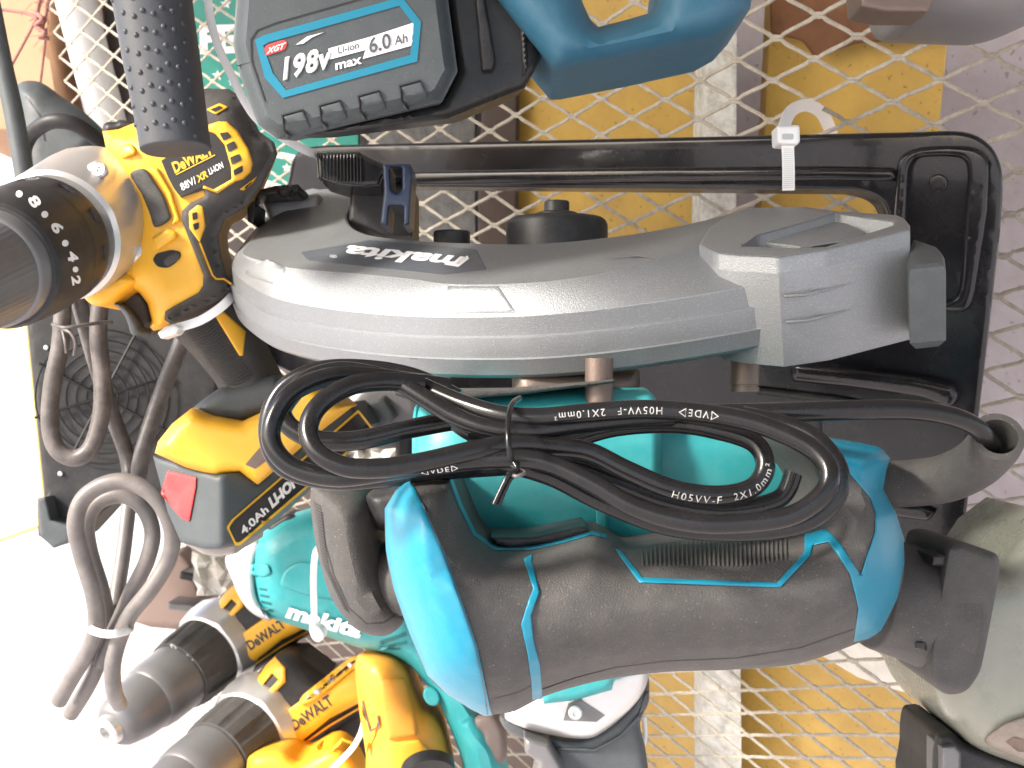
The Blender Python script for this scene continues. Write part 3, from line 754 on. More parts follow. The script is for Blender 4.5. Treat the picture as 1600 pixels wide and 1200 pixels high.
# --- rear handle
ho = [(637, 748), (706, 743)] + cr([(706, 743), (722, 780), (744, 828), (775, 852), (830, 851), (880, 840), (925, 828), (955, 838), (985, 855), (1040, 850), (1150, 840), (1250, 820), (1284, 798), (1272, 745), (1228, 692), (1218, 662)], 5, False)[1:] + [(1290, 681), (1377, 698)] + cr([(1390, 715), (1385, 735), (1380, 764), (1400, 800), (1412, 850), (1412, 900), (1401, 938), (1377, 984), (1345, 1003), (1250, 1036), (1150, 1046), (1040, 1050), (950, 1061), (880, 1078), (840, 1092)], 4, False) + [(804, 1112), (757, 1119), (735, 1108)] + cr([(700, 1086), (668, 1055), (640, 990), (615, 920), (603, 860), (601, 795)], 4, False) + [(618, 766)]
hb_ = Blur(ho, 92, .052, 'round', 16)
def hx(x): t = max(0, min(1, (860 - x) / 220)); return .012 * t * t * (3 - 2 * t)
hand = puff('handle', ho, .505, 92, .052, .055, M['rubber'], saw, g=13, taper=.03, sm=16, extra=lambda x, y: hx(x))
def hfield(x, y):
    q = np.array([[x, y]]); t = seg_dist(q, ho)[0] if inside(q, ho)[0] else 0.0
    return .505 - float(hb_(x, y, t)) - hx(x)
Bh = BVHTree.FromPolygons(*REG[saw.name][-1])
tealL = [(637, 748), (618, 766), (601, 795), (603, 860), (615, 920), (640, 990), (668, 1055), (700, 1086), (735, 1108), (757, 1119), (769, 1118), (762, 1088), (746, 1010), (722, 940), (694, 862), (665, 796), (648, 762)]
overlay('handle_end_cap', tealL, saw, .0032, 8, M['teal'], saw, g=9, B=Bh, field=hfield)
Bh2 = bvh_of(saw)
seam('cap_seam', [(651, 768), (668, 806), (694, 868), (722, 948), (744, 1014), (757, 1080), (762, 1117)], 1.6, saw, M['plate'], saw, lift=.0003)
tealR = [(1289, 713), (1286, 683), (1340, 691), (1377, 699), (1391, 716), (1385, 735), (1380, 764), (1400, 801), (1412, 840), (1413, 880), (1402, 935), (1377, 985), (1357, 998), (1334, 1003), (1341, 951), (1337, 931), (1328, 897), (1308, 866), (1294, 847), (1270, 852), (1266, 868), (1219, 918), (1100, 914), (999, 910), (975, 878), (960, 856), (970, 860), (984, 876), (1004, 902), (1100, 906), (1214, 910), (1257, 862), (1257, 834), (1290, 826), (1310, 845), (1345, 898), (1351, 880), (1367, 832), (1368, 801), (1360, 778), (1331, 744)]
overlay('teal_trim', tealR, saw, .0012, 3, M['tealline'], saw, g=7, B=Bh, field=hfield)
overlay('teal_trim', [(818, 873), (832, 865), (831, 875), (843, 925), (830, 962), (834, 1000), (844, 1040), (848, 1091), (832, 1094), (830, 1065), (824, 1020), (814, 975), (826, 937), (833, 920)], saw, .0012, 2, M['tealline'], saw, g=6, B=Bh, field=hfield)
overlay('teal_trim', ribbon([(703, 745), (720, 790), (742, 834), (775, 857), (830, 856), (880, 845), (925, 832), (948, 838)], 6), saw, .0016, 2, M['tealline'], saw, g=6, B=Bh)
puff('trigger_switch', rnd([(765, 838), (830, 838), (915, 820), (925, 832), (880, 848), (800, 858), (775, 852)], 4), .50, 5, .004, .03, M['black'], saw, g=7)
overlay('parting_groove', ribbon([(848, 1078), (900, 1060), (960, 1044), (1040, 1034), (1150, 1029), (1250, 1013), (1333, 984)], 1.8), saw, .0003, 0, M['dark'], saw, g=8, B=Bh, field=hfield)
overlay('parting_groove', ribbon([(772, 1092), (812, 1082), (830, 1072)], 1.8), saw, .0003, 0, M['dark'], saw, g=8, B=Bh, field=hfield)
ribs = []
for k in range(33):
    x = 1002 + 7 * k; t = k / 32; y0 = 853 - 22 * t + (6 if k < 2 else 0); y1 = 884 - (10 * max(0, t - .75) * 4)
    ribs.append([(x, y0), (x + 3.6, y0), (x + 4.4, y1), (x + .8, y1)])
overlays('grip_ribs', ribs, saw, .0016, 1.6, M['rubber'], saw, g=6, B=Bh)
# --- auxiliary knob left of the handle
kn = puff('side_knob', cr([(486, 768), (505, 756), (558, 764), (588, 795), (594, 850), (606, 905), (628, 950), (629, 974), (604, 993), (572, 990), (545, 973), (516, 930), (498, 870), (488, 815)], 5), .57, 48, .032, .04, M['rubber'], saw, g=10, sm=10)
Bk = BVHTree.FromPolygons(*REG[saw.name][-1])
loft('knob_neck', [((585, 850), (585, 975), .58, .03, 2.5), ((650, 850), (650, 950), .57, .03, 2.5)], M['rubber'], saw, ends=0)
overlay('knob_seam', ribbon([(503, 800), (508, 850), (522, 900), (545, 950), (572, 975), (600, 974), (622, 958)], 2.2), saw, .0003, 0, M['dark'], saw, g=6, B=Bk)
overlays('knob_knurl', [[(490 + (y - 780) * .14 + max(0, y - 880) * .33, y), (500 + (y - 780) * .13 + max(0, y - 880) * .33, y + 6), (500 + (y - 780) * .13 + max(0, y - 880) * .33, y + 8.4), (490 + (y - 780) * .14 + max(0, y - 880) * .33, y + 2.6)] for y in range(784, 950, 5)], saw, .0008, 0, M['dark'], saw, g=6, B=Bk)
puff('knob_collar', cr([(572, 775), (600, 762), (640, 760), (640, 820), (600, 830), (578, 812)], 4), .56, 22, .015, .04, M['black'], saw, g=9)
# --- dust nozzle right of the handle
nz = loft('dust_nozzle', [((1370, 838), (1345, 1006), .565, .042, 2.5), ((1420, 850), (1400, 1026), .562, .042, 2.6), ((1490, 856), (1462, 1056), .56, .041, 2.8)], M['rubber'], saw, ends=.05, seg=56)
puff('nozzle_flange', rnd([(1476, 850), (1500, 846), (1563, 866), (1561, 900), (1545, 985), (1532, 1050), (1510, 1082), (1478, 1087), (1453, 1068), (1447, 1035), (1458, 960)], 16), .53, 14, .010, .05, M['rubber'], saw, g=11)
puff('latch_tab', rnd([(1456, 868), (1480, 866), (1478, 885), (1455, 884)], 3), .525, 4, .003, .02, M['black'], saw, g=6)
puff('latch_tab', rnd([(1430, 1002), (1450, 1000), (1448, 1018), (1430, 1014)], 3), .525, 4, .003, .02, M['black'], saw, g=6)
# --- strain relief: thick curved sleeve the cord comes out of
P = path([(1375, 757, .53), (1420, 755, .525), (1475, 748, .515), (1520, 728, .50), (1548, 702, .485), (1560, 682, .475)], 8)
rr = [.0098 + .0 * i for i in range(len(P))]
v, f = sweep(P, .0101, 28, False)
v2, f2 = sweep(P, .0074, 28, False); b = len(v); f = f + [tuple(i + b for i in x)[::-1] for x in f2]; v += v2; e0 = (len(P) - 1) * 28
for k in range(28): f.append((e0 + k, e0 + (k + 1) % 28, b + e0 + (k + 1) % 28, b + e0 + k)); f.append((k, (k + 1) % 28, b + (k + 1) % 28, b + k))
sl = build('cord_sleeve', v, f, M['rubber'], saw, 50)
# ================================================================= coiled cord of the saw
cd = thing('power_cord', 'glossy black power cord coiled and tied in front of the teal saw', 'power cord', W(800, 690, .45))
CT = {}
for P_ in ([(716, 622, .495), (650, 590, .498), (575, 576, .50), (500, 578, .50), (446, 604, .50), (420, 650, .498), (422, 700, .495), (450, 735, .492), (520, 752, .49), (600, 748, .485), (700, 735, .478), (790, 728, .466)],
           [(780, 722, .452), (860, 745, .448), (940, 785, .446), (1040, 822, .444), (1150, 832, .442), (1250, 820, .44), (1304, 782, .44), (1312, 735, .442), (1280, 690, .446), (1230, 664, .452), (1160, 648, .458)],
           [(640, 742, .47), (760, 724, .47), (880, 726, .47), (960, 752, .47), (1040, 782, .47), (1130, 796, .468), (1216, 780, .468), (1240, 738, .468)]):
    tube('cord_loop', P_, 14.5, M['cord'], cd, n=9, seg=20)
def cpart(key, pts, r=15.5, n=9):
    o, P, rr = tube('cord_loop', pts, r, M['cord'], cd, n=n, seg=20); CT[key] = (P, rr); return o
cpart('a', [(1552, 706, .485), (1545, 690, .478), (1525, 668, .472), (1485, 650, .466), (1420, 640, .462), (1330, 641, .46), (1200, 645, .462), (1080, 648, .47), (980, 655, .475), (880, 672, .474), (800, 684, .472), (740, 676, .474), (690, 640, .48), (640, 606, .486), (590, 588, .49), (530, 580, .49), (480, 594, .486), (446, 630, .48), (442, 650, .478), (460, 672, .476), (500, 688, .474), (560, 688, .474), (640, 670, .476), (720, 655, .478)])
cpart('b', [(700, 604, .475), (640, 596, .468), (570, 588, .46), (510, 590, .452), (455, 615, .446), (426, 660, .442), (428, 700, .44), (462, 732, .438), (530, 746, .436), (620, 734, .436), (700, 722, .436), (780, 716, .436), (850, 722, .434), (920, 752, .43), (990, 792, .426), (1070, 815, .422), (1150, 818, .42), (1235, 806, .418), (1285, 772, .418), (1296, 738, .42), (1275, 706, .424), (1225, 678, .428), (1160, 656, .432), (1080, 644, .436), (1000, 640, .438), (920, 645, .44), (840, 652, .442), (780, 648, .446), (720, 630, .454), (660, 604, .462)])
cpart('c', [(660, 600, .458), (600, 596, .452), (545, 604, .444), (500, 632, .438), (482, 668, .434), (494, 704, .43), (535, 728, .428), (590, 732, .428), (660, 722, .43), (740, 704, .434), (800, 694, .438), (860, 698, .44), (920, 706, .442), (980, 735, .44), (1050, 764, .438), (1120, 774, .438), (1175, 762, .44), (1196, 728, .442), (1178, 692, .446), (1120, 672, .45), (1050, 662, .454), (960, 668, .458), (880, 690, .46), (800, 700, .458), (730, 690, .458)])
cpart('d', [(620, 596, .456), (660, 620, .452), (710, 650, .448), (760, 668, .444), (820, 674, .442), (900, 664, .444), (980, 655, .446), (1050, 652, .45)], 14.5)
def near_s(key, px, py):
    P, r = CT[key]; s = 0; best = None
    for i, p in enumerate(P):
        if i: s += (P[i] - P[i - 1]).length
        x = 800 + p.x / p.y * F; y = 600 - (p.z - CZ) / p.y * F; q = math.hypot(x - px, y - py)
        if best is None or q < best[0]: best = (q, s)
    return best[1]
def ctext(key, s, px, py, size, flip=False, ang=0.3, m='dimink'):
    P, r = CT[key]; tube_text('cord_lettering', s, P, r, near_s(key, px, py), size, M[m], cd, flip, ang)
ctext('b', '2X1.0mm²', 948, 640, .0026, False, .1, 'dimink'); ctext('b', 'H05VV-F', 1037, 644, .0026, False, .1, 'dimink'); ctext('b', '◁VDE▷', 1128, 650, .0026, False, .1, 'dimink')
ctext('c', 'H05VV-F', 1045, 770, .0028, False, -.45); ctext('c', '2X1.0mm²', 1140, 772, .0026, False, -.3)
ctext('b', '◁VDE▷', 655, 730, .0024, False, -.75, 'ink')
tie = thing('twist_tie', 'black wire twist tie pinching the coiled power cord above the handle', 'cable tie', W(800, 700, .42))
tube('tie_wire', [(812, 622, .455), (800, 632, .44), (794, 660, .425), (795, 700, .42), (802, 722, .424), (812, 728, .44)], 4.5, M['cord'], tie, seg=10)
tube('tie_wire', [(803, 722, .422), (808, 735, .420), (795, 742, .418), (785, 760, .417), (772, 788, .416)], 4, M['cord'], tie, seg=10)
tube('tie_wire', [(800, 728, .424), (815, 738, .420), (800, 746, .419), (790, 764, .418), (779, 790, .417)], 3.5, M['cord'], tie, seg=10)
tube('tie_wire', [(794, 740, .421), (808, 744, .417), (820, 738, .42), (806, 732, .421)], 3, M['greycord'], tie, seg=8)
# ================================================================= nylon ties
def strap(name, pts, wpx, tpx, m, parent):
    """flat strap along (px, py, d), its broad side to the viewer"""
    P = path(pts, 7); fr = frames(P); vs, fs = [], []; L = len(P)
    for i, p in enumerate(P):
        t = fr[i][0]; v = (O3 - p).normalized(); s = t.cross(v).normalized(); n_ = s.cross(t); w = wpx * p.y / F / 2; h = tpx * p.y / F / 2
        for a, b in ((1, .6), (.8, 1), (-.8, 1), (-1, .6), (-1, -1), (1, -1)): vs.append(p + s * w * a + n_ * h * b)
    for i in range(L - 1):
        for k in range(6): a = i * 6 + k; b = i * 6 + (k + 1) % 6; fs.append((a, b, b + 6, a + 6))
    fs.append(tuple(range(6))); fs.append(tuple((L - 1) * 6 + k for k in range(6)))
    return build(name, vs, fs, m, parent, 50)
zt = thing('cable_tie', 'white nylon cable tie with square head round the black base bar', 'cable tie', W(1230, 220, .66), 'white nylon cable ties')
strap('strap', [(1300, 210, .86), (1285, 178, .80), (1262, 165, .73), (1238, 172, .68), (1226, 195, .655), (1226, 215, .65)], 19, 4, M['nylon'], zt)
strap('strap', [(1231, 205, .648), (1231, 230, .648), (1232, 265, .65), (1232, 297, .655)], 19, 4, M['nylon'], zt)
puff('head', rnd([(1213, 196), (1249, 195), (1250, 222), (1245, 227), (1214, 225)], 5), .645, 5, .003, .012, M['nylon'], zt, g=5)
overlay('slot', rnd([(1222, 209), (1240, 209), (1240, 218), (1222, 218)], 3), zt, .0004, 0, mat('grey_slot', (.45, .48, .47), .4), zt, g=5)
ribz = [[(1224, 232 + 3 * k), (1240, 232 + 3 * k), (1240, 233.3 + 3 * k), (1224, 233.3 + 3 * k)] for k in range(21)]
overlays('strap_teeth', ribz, zt, .0003, 0, mat('nylon_shade', (.60, .62, .62), .4), zt, g=8)
zt2 = thing('cable_tie', 'long white nylon strap running down between the dimpled bar and the big battery', 'cable tie', W(345, 100, .6), 'white nylon cable ties')
strap('strap', [(322, -40, .62), (327, 20, .62), (340, 70, .62), (362, 118, .625), (382, 158, .63), (404, 188, .64), (440, 214, .66), (480, 236, .69), (500, 243, .71)], 13, 4, M['nylon'], zt2)
# ================================================================= big battery with teal tool above
tb = thing('teal_power_tool', 'petrol blue tool with a loop handle and 6.0 Ah battery at the top', 'power tool', W(700, 60, .6))
bat = puff('battery', [(700, -40), (372, -40), (364, 69), (375, 119), (391, 163), (404, 196), (433, 217), (691, 159), (715, 112), (700, 0)], .56, 20, .010, .03, M['battery'], tb, g=14, kind='soft', taper=.12)
puff('battery_rear', [(690, -60), (820, -60), (842, 30), (845, 92), (820, 138), (700, 186), (440, 217), (560, 190), (690, 159), (714, 112)], .575, 14, .006, .04, M['steelblk'], tb, g=14, taper=.22)
Bb2 = bvh_of(tb)
each('battery_rib', [rnd([(738, -40), (752, -40), (775, 95), (770, 110), (752, 112)], 4), rnd([(806, -40), (816, -40), (826, 105), (818, 120)], 3)], tb, .005, 5, M['black'], tb, g=9, B=Bb2)
for k, (x, y) in enumerate([(440, 181), (498, 166), (559, 151), (624, 135)]):
    overlay('battery_tab', rnd([(x, y), (x + 34, y - 9), (x + 46, y + 28 - 9), (x + 8, y + 37)], 3), tb, .0022, 4, M['battery'], tb, g=7, B=Bb2)
    seam('tab_groove', [(x + 33, y - 10), (x, y - 1), (x + 4, y + 24), (x + 15, y + 36)], 2, tb, M['dark'], tb, lift=.0024)
seam('case_groove', [(600, -12), (430, 36), (402, 47), (392, 62), (393, 95), (414, 158)], 2, tb, M['dark'], tb)
seam('case_groove', [(370, 103), (396, 96)], 1.5, tb, M['dark'], tb)
fr_o = [(398, 62), (412, 55), (628, -5), (658, 34), (652, 96), (442, 153), (414, 122)]
fr_i = [(411, 71), (420, 66), (624, 9), (646, 38), (641, 86), (447, 141), (426, 114)]
puffless = overlay('label_frame', fr_o, tb, .0005, 0, M['tealline'], tb, g=12, holes=[fr_i], B=Bb2)
Bf = bvh_of(tb)
overlay('label_band', [(513, 76), (580, 57), (647, 35), (644, 71), (567, 92), (571, 78), (515, 93)], tb, .0005, 0, M['ink'], tb, B=Bb2)
overlay('label_swoosh', [(462, 70), (480, 57), (507, 50), (488, 58), (474, 68)], tb, .0005, 0, M['ink'], tb, B=Bb2)
overlay('series_badge', rnd([(413, 75), (417, 70), (443, 62), (449, 66), (446, 76), (441, 79), (417, 87), (412, 84)], 4), tb, .0005, 0, M['redlabel'], tb, B=Bb2)
Bf = bvh_of(tb)
text('voltage_lettering', '198v', (444, 123), (514, 104), (3, -34), tb, M['ink'], tb, bold=.045, B=Bf, space=1.08)
Bf2 = bvh_of(tb)
text('voltage_lettering', '198v', (444, 123), (514, 104), (3, -34), tb, M['plate'], tb, bold=.022, B=Bf2, lift=.00012, space=1.08)
Bf3 = bvh_of(tb)
text('voltage_lettering', '198v', (444, 123), (514, 104), (3, -34), tb, M['ink'], tb, bold=.004, B=Bf3, lift=.00012, space=1.08)
text('badge_lettering', 'XGT', (417, 84), (445, 75), (1, -9), tb, M['ink'], tb, bold=.03, shear=.25, B=Bf)
Bf2 = bvh_of(tb)
Bf3 = bvh_of(tb)
text('chemistry_lettering', 'LI-ion', (529, 84), (561, 75), (-1, -11), tb, M['plate'], tb, bold=.015, B=Bf)
text('capacity_lettering', '6.0', (578, 83), (611, 74), (-2, -24), tb, M['plate'], tb, bold=.02, B=Bf)
text('capacity_lettering', 'Ah', (617, 71), (637, 65.5), (-1, -15), tb, M['plate'], tb, bold=.015, B=Bf)
text('label_lettering', 'max', (525, 109), (564, 99), (-1, -15), tb, M['ink'], tb, bold=.025, B=Bf)
puff('loop_handle', [(700, -60), (752, -60), (768, -10), (777, 0), (820, 55), (866, 109), (882, 109), (1000, 86), (1113, 61), (1147, 42), (1172, 14), (1184, -60), (1036, -60), (1030, 0), (1016, 20), (975, 32), (935, 42), (922, 30), (910, 3), (900, -60)], .57, 40, .028, .06, M['blue'], tb, g=12, sm=10)
# ================================================================= grey tool in the top right corner
gt = thing('grey_power_tool', 'brown grey tool end hanging into the top right corner above the mesh', 'power tool', W(1480, 10, .6))
loft('body', [((1415, -90), (1412, 52), .62, .05, 2.2), ((1490, -90), (1488, 56), .62, .05, 2.2), ((1560, -90), (1560, 54), .62, .05, 2.2), ((1660, -90), (1640, 20), .62, .04, 2.2)], M['gunmetal'], gt, ends=.3)
puff('plate', rnd([(1338, -50), (1480, -50), (1450, 20), (1384, 20), (1343, 12)], 4), .57, 8, .004, .02, M['bronze'], gt, g=9)
# ================================================================= big yellow drill
dr = thing('cordless_drill', 'large yellow and black cordless drill with 4.0 Ah battery hanging left of the saw', 'drill', W(280, 350, .74))
bd = [(160, 205), (185, 202), (210, 192), (240, 180), (300, 140), (325, 138), (358, 139), (384, 155), (398, 190), (405, 205), (428, 222), (434, 240), (424, 262), (408, 292), (388, 320), (372, 332), (352, 342), (342, 368), (345, 400), (354, 428), (366, 448), (345, 468), (300, 490), (262, 508), (250, 515), (240, 517), (234, 511), (237, 500), (230, 474), (218, 458), (208, 453), (193, 459), (178, 470), (160, 478), (145, 476), (134, 468), (117, 446), (135, 436), (170, 428), (195, 400), (200, 330), (170, 250)]
puff('body', bd, .74, 42, .030, .05, M['yellow'], dr, g=11, taper=.28, sm=8)
Bd = bvh_of(dr)
rear = [(300, 140), (325, 138), (358, 139), (384, 155), (398, 190), (405, 205), (428, 222), (434, 240), (424, 262), (408, 292), (388, 320), (372, 332), (352, 342), (342, 368), (345, 400), (354, 428), (366, 448), (345, 468), (300, 490), (266, 506), (257, 500), (258, 487), (268, 481), (310, 458), (317, 447), (318, 430), (300, 385), (284, 345), (284, 330), (296, 318), (321, 306), (318, 297), (283, 309), (272, 295), (252, 251), (290, 225), (310, 180)]
overlay('rubber_grip', rear, dr, .0028, 7, M['rubber'], dr, g=8, B=Bd)
Bd2 = bvh_of(dr)
vent = [(326, 205), (326, 195), (340, 190), (354, 190), (371, 204), (388, 232), (395, 255), (392, 269), (380, 280), (368, 284), (340, 302), (334, 300), (317, 294), (318, 290), (334, 296), (362, 280), (361, 261), (351, 226), (337, 210)]
overlay('vent_surround', vent, dr, .0035, 4, M['yellow'], dr, g=6, B=Bd2)
Bd3 = bvh_of(dr)
each('vent_slot', [rnd([(343, 208), (356, 206), (362, 214), (349, 220)], 2), rnd([(353, 226), (366, 220), (371, 231), (357, 238)], 2), rnd([(359, 246), (374, 240), (378, 250), (362, 258)], 2), rnd([(364, 266), (379, 258), (380, 268), (366, 275)], 2)], dr, .0004, 0, M['dark'], dr, g=5, B=Bd3)
overlay('small_vent', rnd([(322, 171), (343, 161), (357, 167), (337, 179)], 3), dr, .0012, 2, M['yellow'], dr, g=5, B=Bd2)
overlay('small_vent', rnd([(374, 296), (402, 275), (396, 285), (381, 298)], 2), dr, .0012, 2, M['yellow'], dr, g=5, B=Bd2)
Bd4 = bvh_of(dr)
each('vent_slot', [rnd([(328, 171), (343, 165), (349, 168), (336, 175)], 2), rnd([(382, 293), (394, 283), (393, 286), (384, 295)], 1)], dr, .0004, 0, M['dark'], dr, g=5, B=Bd4)
lab = [(252, 251), (326, 208), (337, 207), (344, 214), (351, 226), (361, 261), (363, 279), (334, 298), (317, 291), (283, 308), (272, 295), (263, 278)]
overlay('label_plate', lab, dr, .0032, 0, M['blacklabel'], dr, g=7, B=Bd)
Bd5 = bvh_of(dr)
text('brand_lettering', 'DeWALT', (274, 270), (333, 240), (-6, -16), dr, M['inkyellow'], dr, bold=.04, B=Bd5)
overlay('brand_underline', ribbon([(275, 273), (336, 242)], 1.6), dr, .0005, 0, M['inkyellow'], dr, B=Bd5)
text('model_lettering', '88V/', (285, 298), (308, 286), (-5, -11), dr, M['ink'], dr, bold=.01, B=Bd5)
text('model_lettering', 'XR', (310, 285), (325, 276), (-3, -11), dr, M['inkyellow'], dr, bold=.03, B=Bd5)
text('model_lettering', 'LI-ION', (328, 273), (350, 261), (-4, -9), dr, M['ink'], dr, bold=.02, shear=.15, B=Bd5)
overlay('side_pad', cr([(203, 273), (211, 266), (228, 265), (242, 284), (256, 306), (264, 328), (267, 341), (255, 351), (241, 354), (234, 334), (222, 305), (210, 286)], 3), dr, .0035, 5, M['rubber'], dr, g=6, B=Bd)
overlay('moulded_rib', rnd([(232, 262), (246, 262), (268, 300), (282, 345), (268, 352), (272, 338), (258, 300)], 3), dr, .0028, 5, M['yellow'], dr, g=6, B=Bd)
overlay('screw_boss', rnd([(178, 232), (205, 222), (215, 240), (190, 250)], 8), dr, .004, 7, M['yellow'], dr, g=6, B=Bd)
overlay('screw_boss', rnd([(236, 372), (262, 356), (276, 362), (276, 372), (246, 392)], 6), dr, .005, 7, M['yellow'], dr, g=6, B=Bd)
overlay('belt_hook_slot', rnd([(238, 406), (244, 396), (268, 390), (282, 393), (283, 402), (272, 413), (262, 419), (246, 417)], 5), dr, .0008, 0, M['dark'], dr, g=5, B=Bd)
overlay('direction_button', rnd([(254, 406), (262, 398), (276, 393), (282, 398), (280, 406), (264, 416), (256, 414)], 4), dr, .003, 4, M['rubber'], dr, g=5, B=Bd)
overlay('grip_window', rnd([(295, 331), (309, 320), (317, 323), (321, 354), (312, 379), (296, 357)], 2), dr, .0016, 3, M['yellow'], dr, g=5, B=Bd2)
Bd6 = bvh_of(dr)
each('vent_slot', [rnd([(300, 333), (308, 331), (309, 342), (301, 344)], 2), rnd([(301, 350), (311, 347), (311, 357), (304, 360)], 2)], dr, .0004, 0, M['dark'], dr, g=5, B=Bd6)
seam('yellow_piping', [(312, 379), (322, 405), (332, 430), (338, 436), (350, 436), (362, 444)], 3, dr, M['yellow'], dr, lift=.0032)
puff('front_lip', cr([(117, 446), (135, 436), (165, 432), (200, 425), (215, 440), (195, 457), (178, 470), (160, 478), (145, 476), (134, 468)], 4), .725, 18, .014, .05, M['yellow'], dr, g=8)
puff('trigger_housing', rnd([(176, 470), (193, 458), (210, 452), (222, 457), (234, 478), (239, 505), (228, 517), (218, 522), (200, 500)], 4), .75, 10, .008, .03, M['rubber'], dr, g=7)
puff('trigger', cr([(173, 472), (190, 475), (205, 486), (217, 504), (221, 518), (214, 524), (205, 521), (200, 506), (194, 492), (184, 480)], 4), .735, 8, .007, .02, M['greyplastic'], dr, g=6)
puff('mode_lever', cr([(160, 200), (166, 191), (180, 190), (188, 187), (205, 190), (208, 198), (185, 206), (165, 210)], 3), .75, 8, .006, .03, M['black'], dr, g=6)
# handle
loft('handle', [((256, 505), (366, 446), .765, .03, 2.6), ((283, 532), (385, 478), .765, .028, 2.6), ((318, 570), (405, 520), .765, .027, 2.6), ((342, 600), (424, 558), .765, .027, 2.6), ((352, 622), (440, 590), .765, .03, 2.6)], M['rubber'], dr, ends=0, n=10)
Bq = BVHTree.FromPolygons(*REG[dr.name][-1])
gr = []
for k in range(24):
    t = k / 23; ax, ay = 288 + 62 * t, 520 + 84 * t; bx, by = 335 + 60 * t, 492 + 92 * t
    gr.append([(ax, ay), ((ax + bx) / 2 + 2, (ay + by) / 2 + 3), (bx, by), (bx + 1, by + 2), ((ax + bx) / 2 + 3, (ay + by) / 2 + 5.2), (ax + 1, ay + 2)])
overlays('grip_ribs', gr, dr, .0012, 1.2, M['rubber'], dr, g=6, B=Bq)
overlay('yellow_insert', [(336, 494), (347, 484), (384, 518), (380, 556), (374, 556)], dr, .002, 3, M['yellow'], dr, g=7, B=Bq)
puff('foot', rnd([(298, 640), (320, 622), (346, 604), (430, 585), (462, 610), (445, 640), (405, 650), (377, 660), (345, 657), (318, 650)], 6), .745, 18, .012, .06, M['greyplastic'], dr, g=9)
puff('foot_shell', [(242, 708), (247, 690), (269, 662), (299, 638), (326, 650), (377, 659), (430, 634), (482, 596), (532, 636), (470, 690), (402, 757), (374, 737), (337, 745), (290, 730)], .725, 20, .016, .08, M['yellow'], dr, g=9)
Bf4 = BVHTree.FromPolygons(*REG[dr.name][-1])
overlay('foot_recess', rnd([(383, 726), (414, 690), (431, 709), (399, 733)], 2), dr, .0006, 0, M['bronze'], dr, g=6, B=Bf4)
bdp = lambda x, y: .711 + .0004 * math.sqrt((x - 345) ** 2 + 100)
puff('battery_pack', [(239, 712), (337, 742), (374, 735), (402, 754), (545, 628), (575, 665), (375, 852), (345, 858), (321, 858), (283, 848), (262, 800)], bdp, 9, .005, .09, M['battery'], dr, g=6)
puff('battery_base', rnd([(283, 836), (321, 848), (347, 842), (371, 848), (368, 866), (340, 870), (318, 866), (285, 848)], 3), .735, 5, .004, .08, mat('light_grey_plastic', (.32, .29, .27), .5), dr, g=7)
Bb5 = bvh_of(dr)
overlay('release_button', rnd([(262, 735), (307, 746), (306, 762), (296, 815), (283, 810), (251, 771)], 3), dr, .0025, 4, M['red'], dr, g=7, B=Bb5)
lo = rnd([(354, 824), (362, 812), (560, 640), (585, 672), (376, 852), (368, 853)], 3)
overlay('capacity_label', lo, dr, .0008, 0, M['inkyellow'], dr, g=10, B=Bb5)
B6 = bvh_of(dr)
overlay('capacity_label', rnd([(358, 825), (366, 813), (560, 645), (580, 672), (375, 847), (369, 848)], 3), dr, .0005, 0, M['blacklabel'], dr, g=10, B=B6)
B7 = bvh_of(dr)
text('capacity_lettering', '4.0Ah', (381, 836), (420, 799), (-7, -10), dr, M['ink'], dr, bold=.03, B=B7)
text('capacity_lettering', 'LI-ION', (426, 793), (470, 752), (-8, -13), dr, M['ink'], dr, bold=.06, shear=.15, B=B7)
# gear case and chuck
A = W(150, 338, .742); Bx = W(-75, 450, .585); axd = (Bx - A).normalized()
lathe('gear_case', A - axd * .035, Bx, [(0, .030), (.012, .037), (.030, .0415), (.048, .041), (.090, .0375), (.092, .035)], M['silver'], dr, seg=72, mod=lambda s, q: 1 + .03 * max(0, math.sin(q * 4)) ** 6 * (1 if s < .05 else .3))
puff('gear_case_lug', rnd([(164, 426), (184, 433), (244, 392), (246, 380), (232, 366), (214, 376), (190, 380), (172, 405)], 6), .722, 10, .008, .03, M['silver'], dr, g=7)
puff('gear_case_lug', rnd([(106, 272), (150, 250), (160, 252), (168, 268), (160, 280), (130, 285)], 8), .700, 10, .008, .03, M['silver'], dr, g=7)
screw('case_screw', 217, 392, .715, 10, (-.25, -1, .1), M['silver'], dr)
screw('case_screw', 157, 266, .692, 12, (-.25, -1, .2), M['silver'], dr)
A2 = A + axd * .066
def knob(s, q): return 1 - (.034 if (math.sin(q * 11) > .25 and (.006 < s < .018 or .031 < s < .053)) else 0)
lathe('torque_collar', A2, Bx, [(0, .0345), (.001, .0358), (.003, .036), (.0055, .036), (.0062, .036), (.018, .036), (.0186, .036), (.0205, .0358), (.0208, .0348), (.0214, .0348), (.0217, .0362), (.030, .0360), (.0305, .036), (.053, .0342), (.0535, .0342), (.058, .0335), (.060, .032), (.061, .028)], M['black'], dr, seg=132, mod=knob, smooth=25)
Bc = BVHTree.FromPolygons(*REG[dr.name][-1])
def dot(x, y, r): return ell(x, y, r, r, 0, 14)
each('torque_mark', [dot(30, 303, 5.5), dot(70, 335, 5.5), dot(102, 380, 5.3), dot(118, 421, 4.6)], dr, .0006, 0, M['ink'], dr, g=5, B=Bc)
text('torque_number', '8', (44, 321), (58, 326), (7, -13), dr, M['ink'], dr, bold=.03, B=Bc) if False else None
text('torque_number', '8', (43, 312), (52, 325), (14, -8), dr, M['ink'], dr, bold=.04, B=Bc)
text('torque_number', '6', (79, 352), (86, 365), (15, -6), dr, M['ink'], dr, bold=.04, B=Bc)
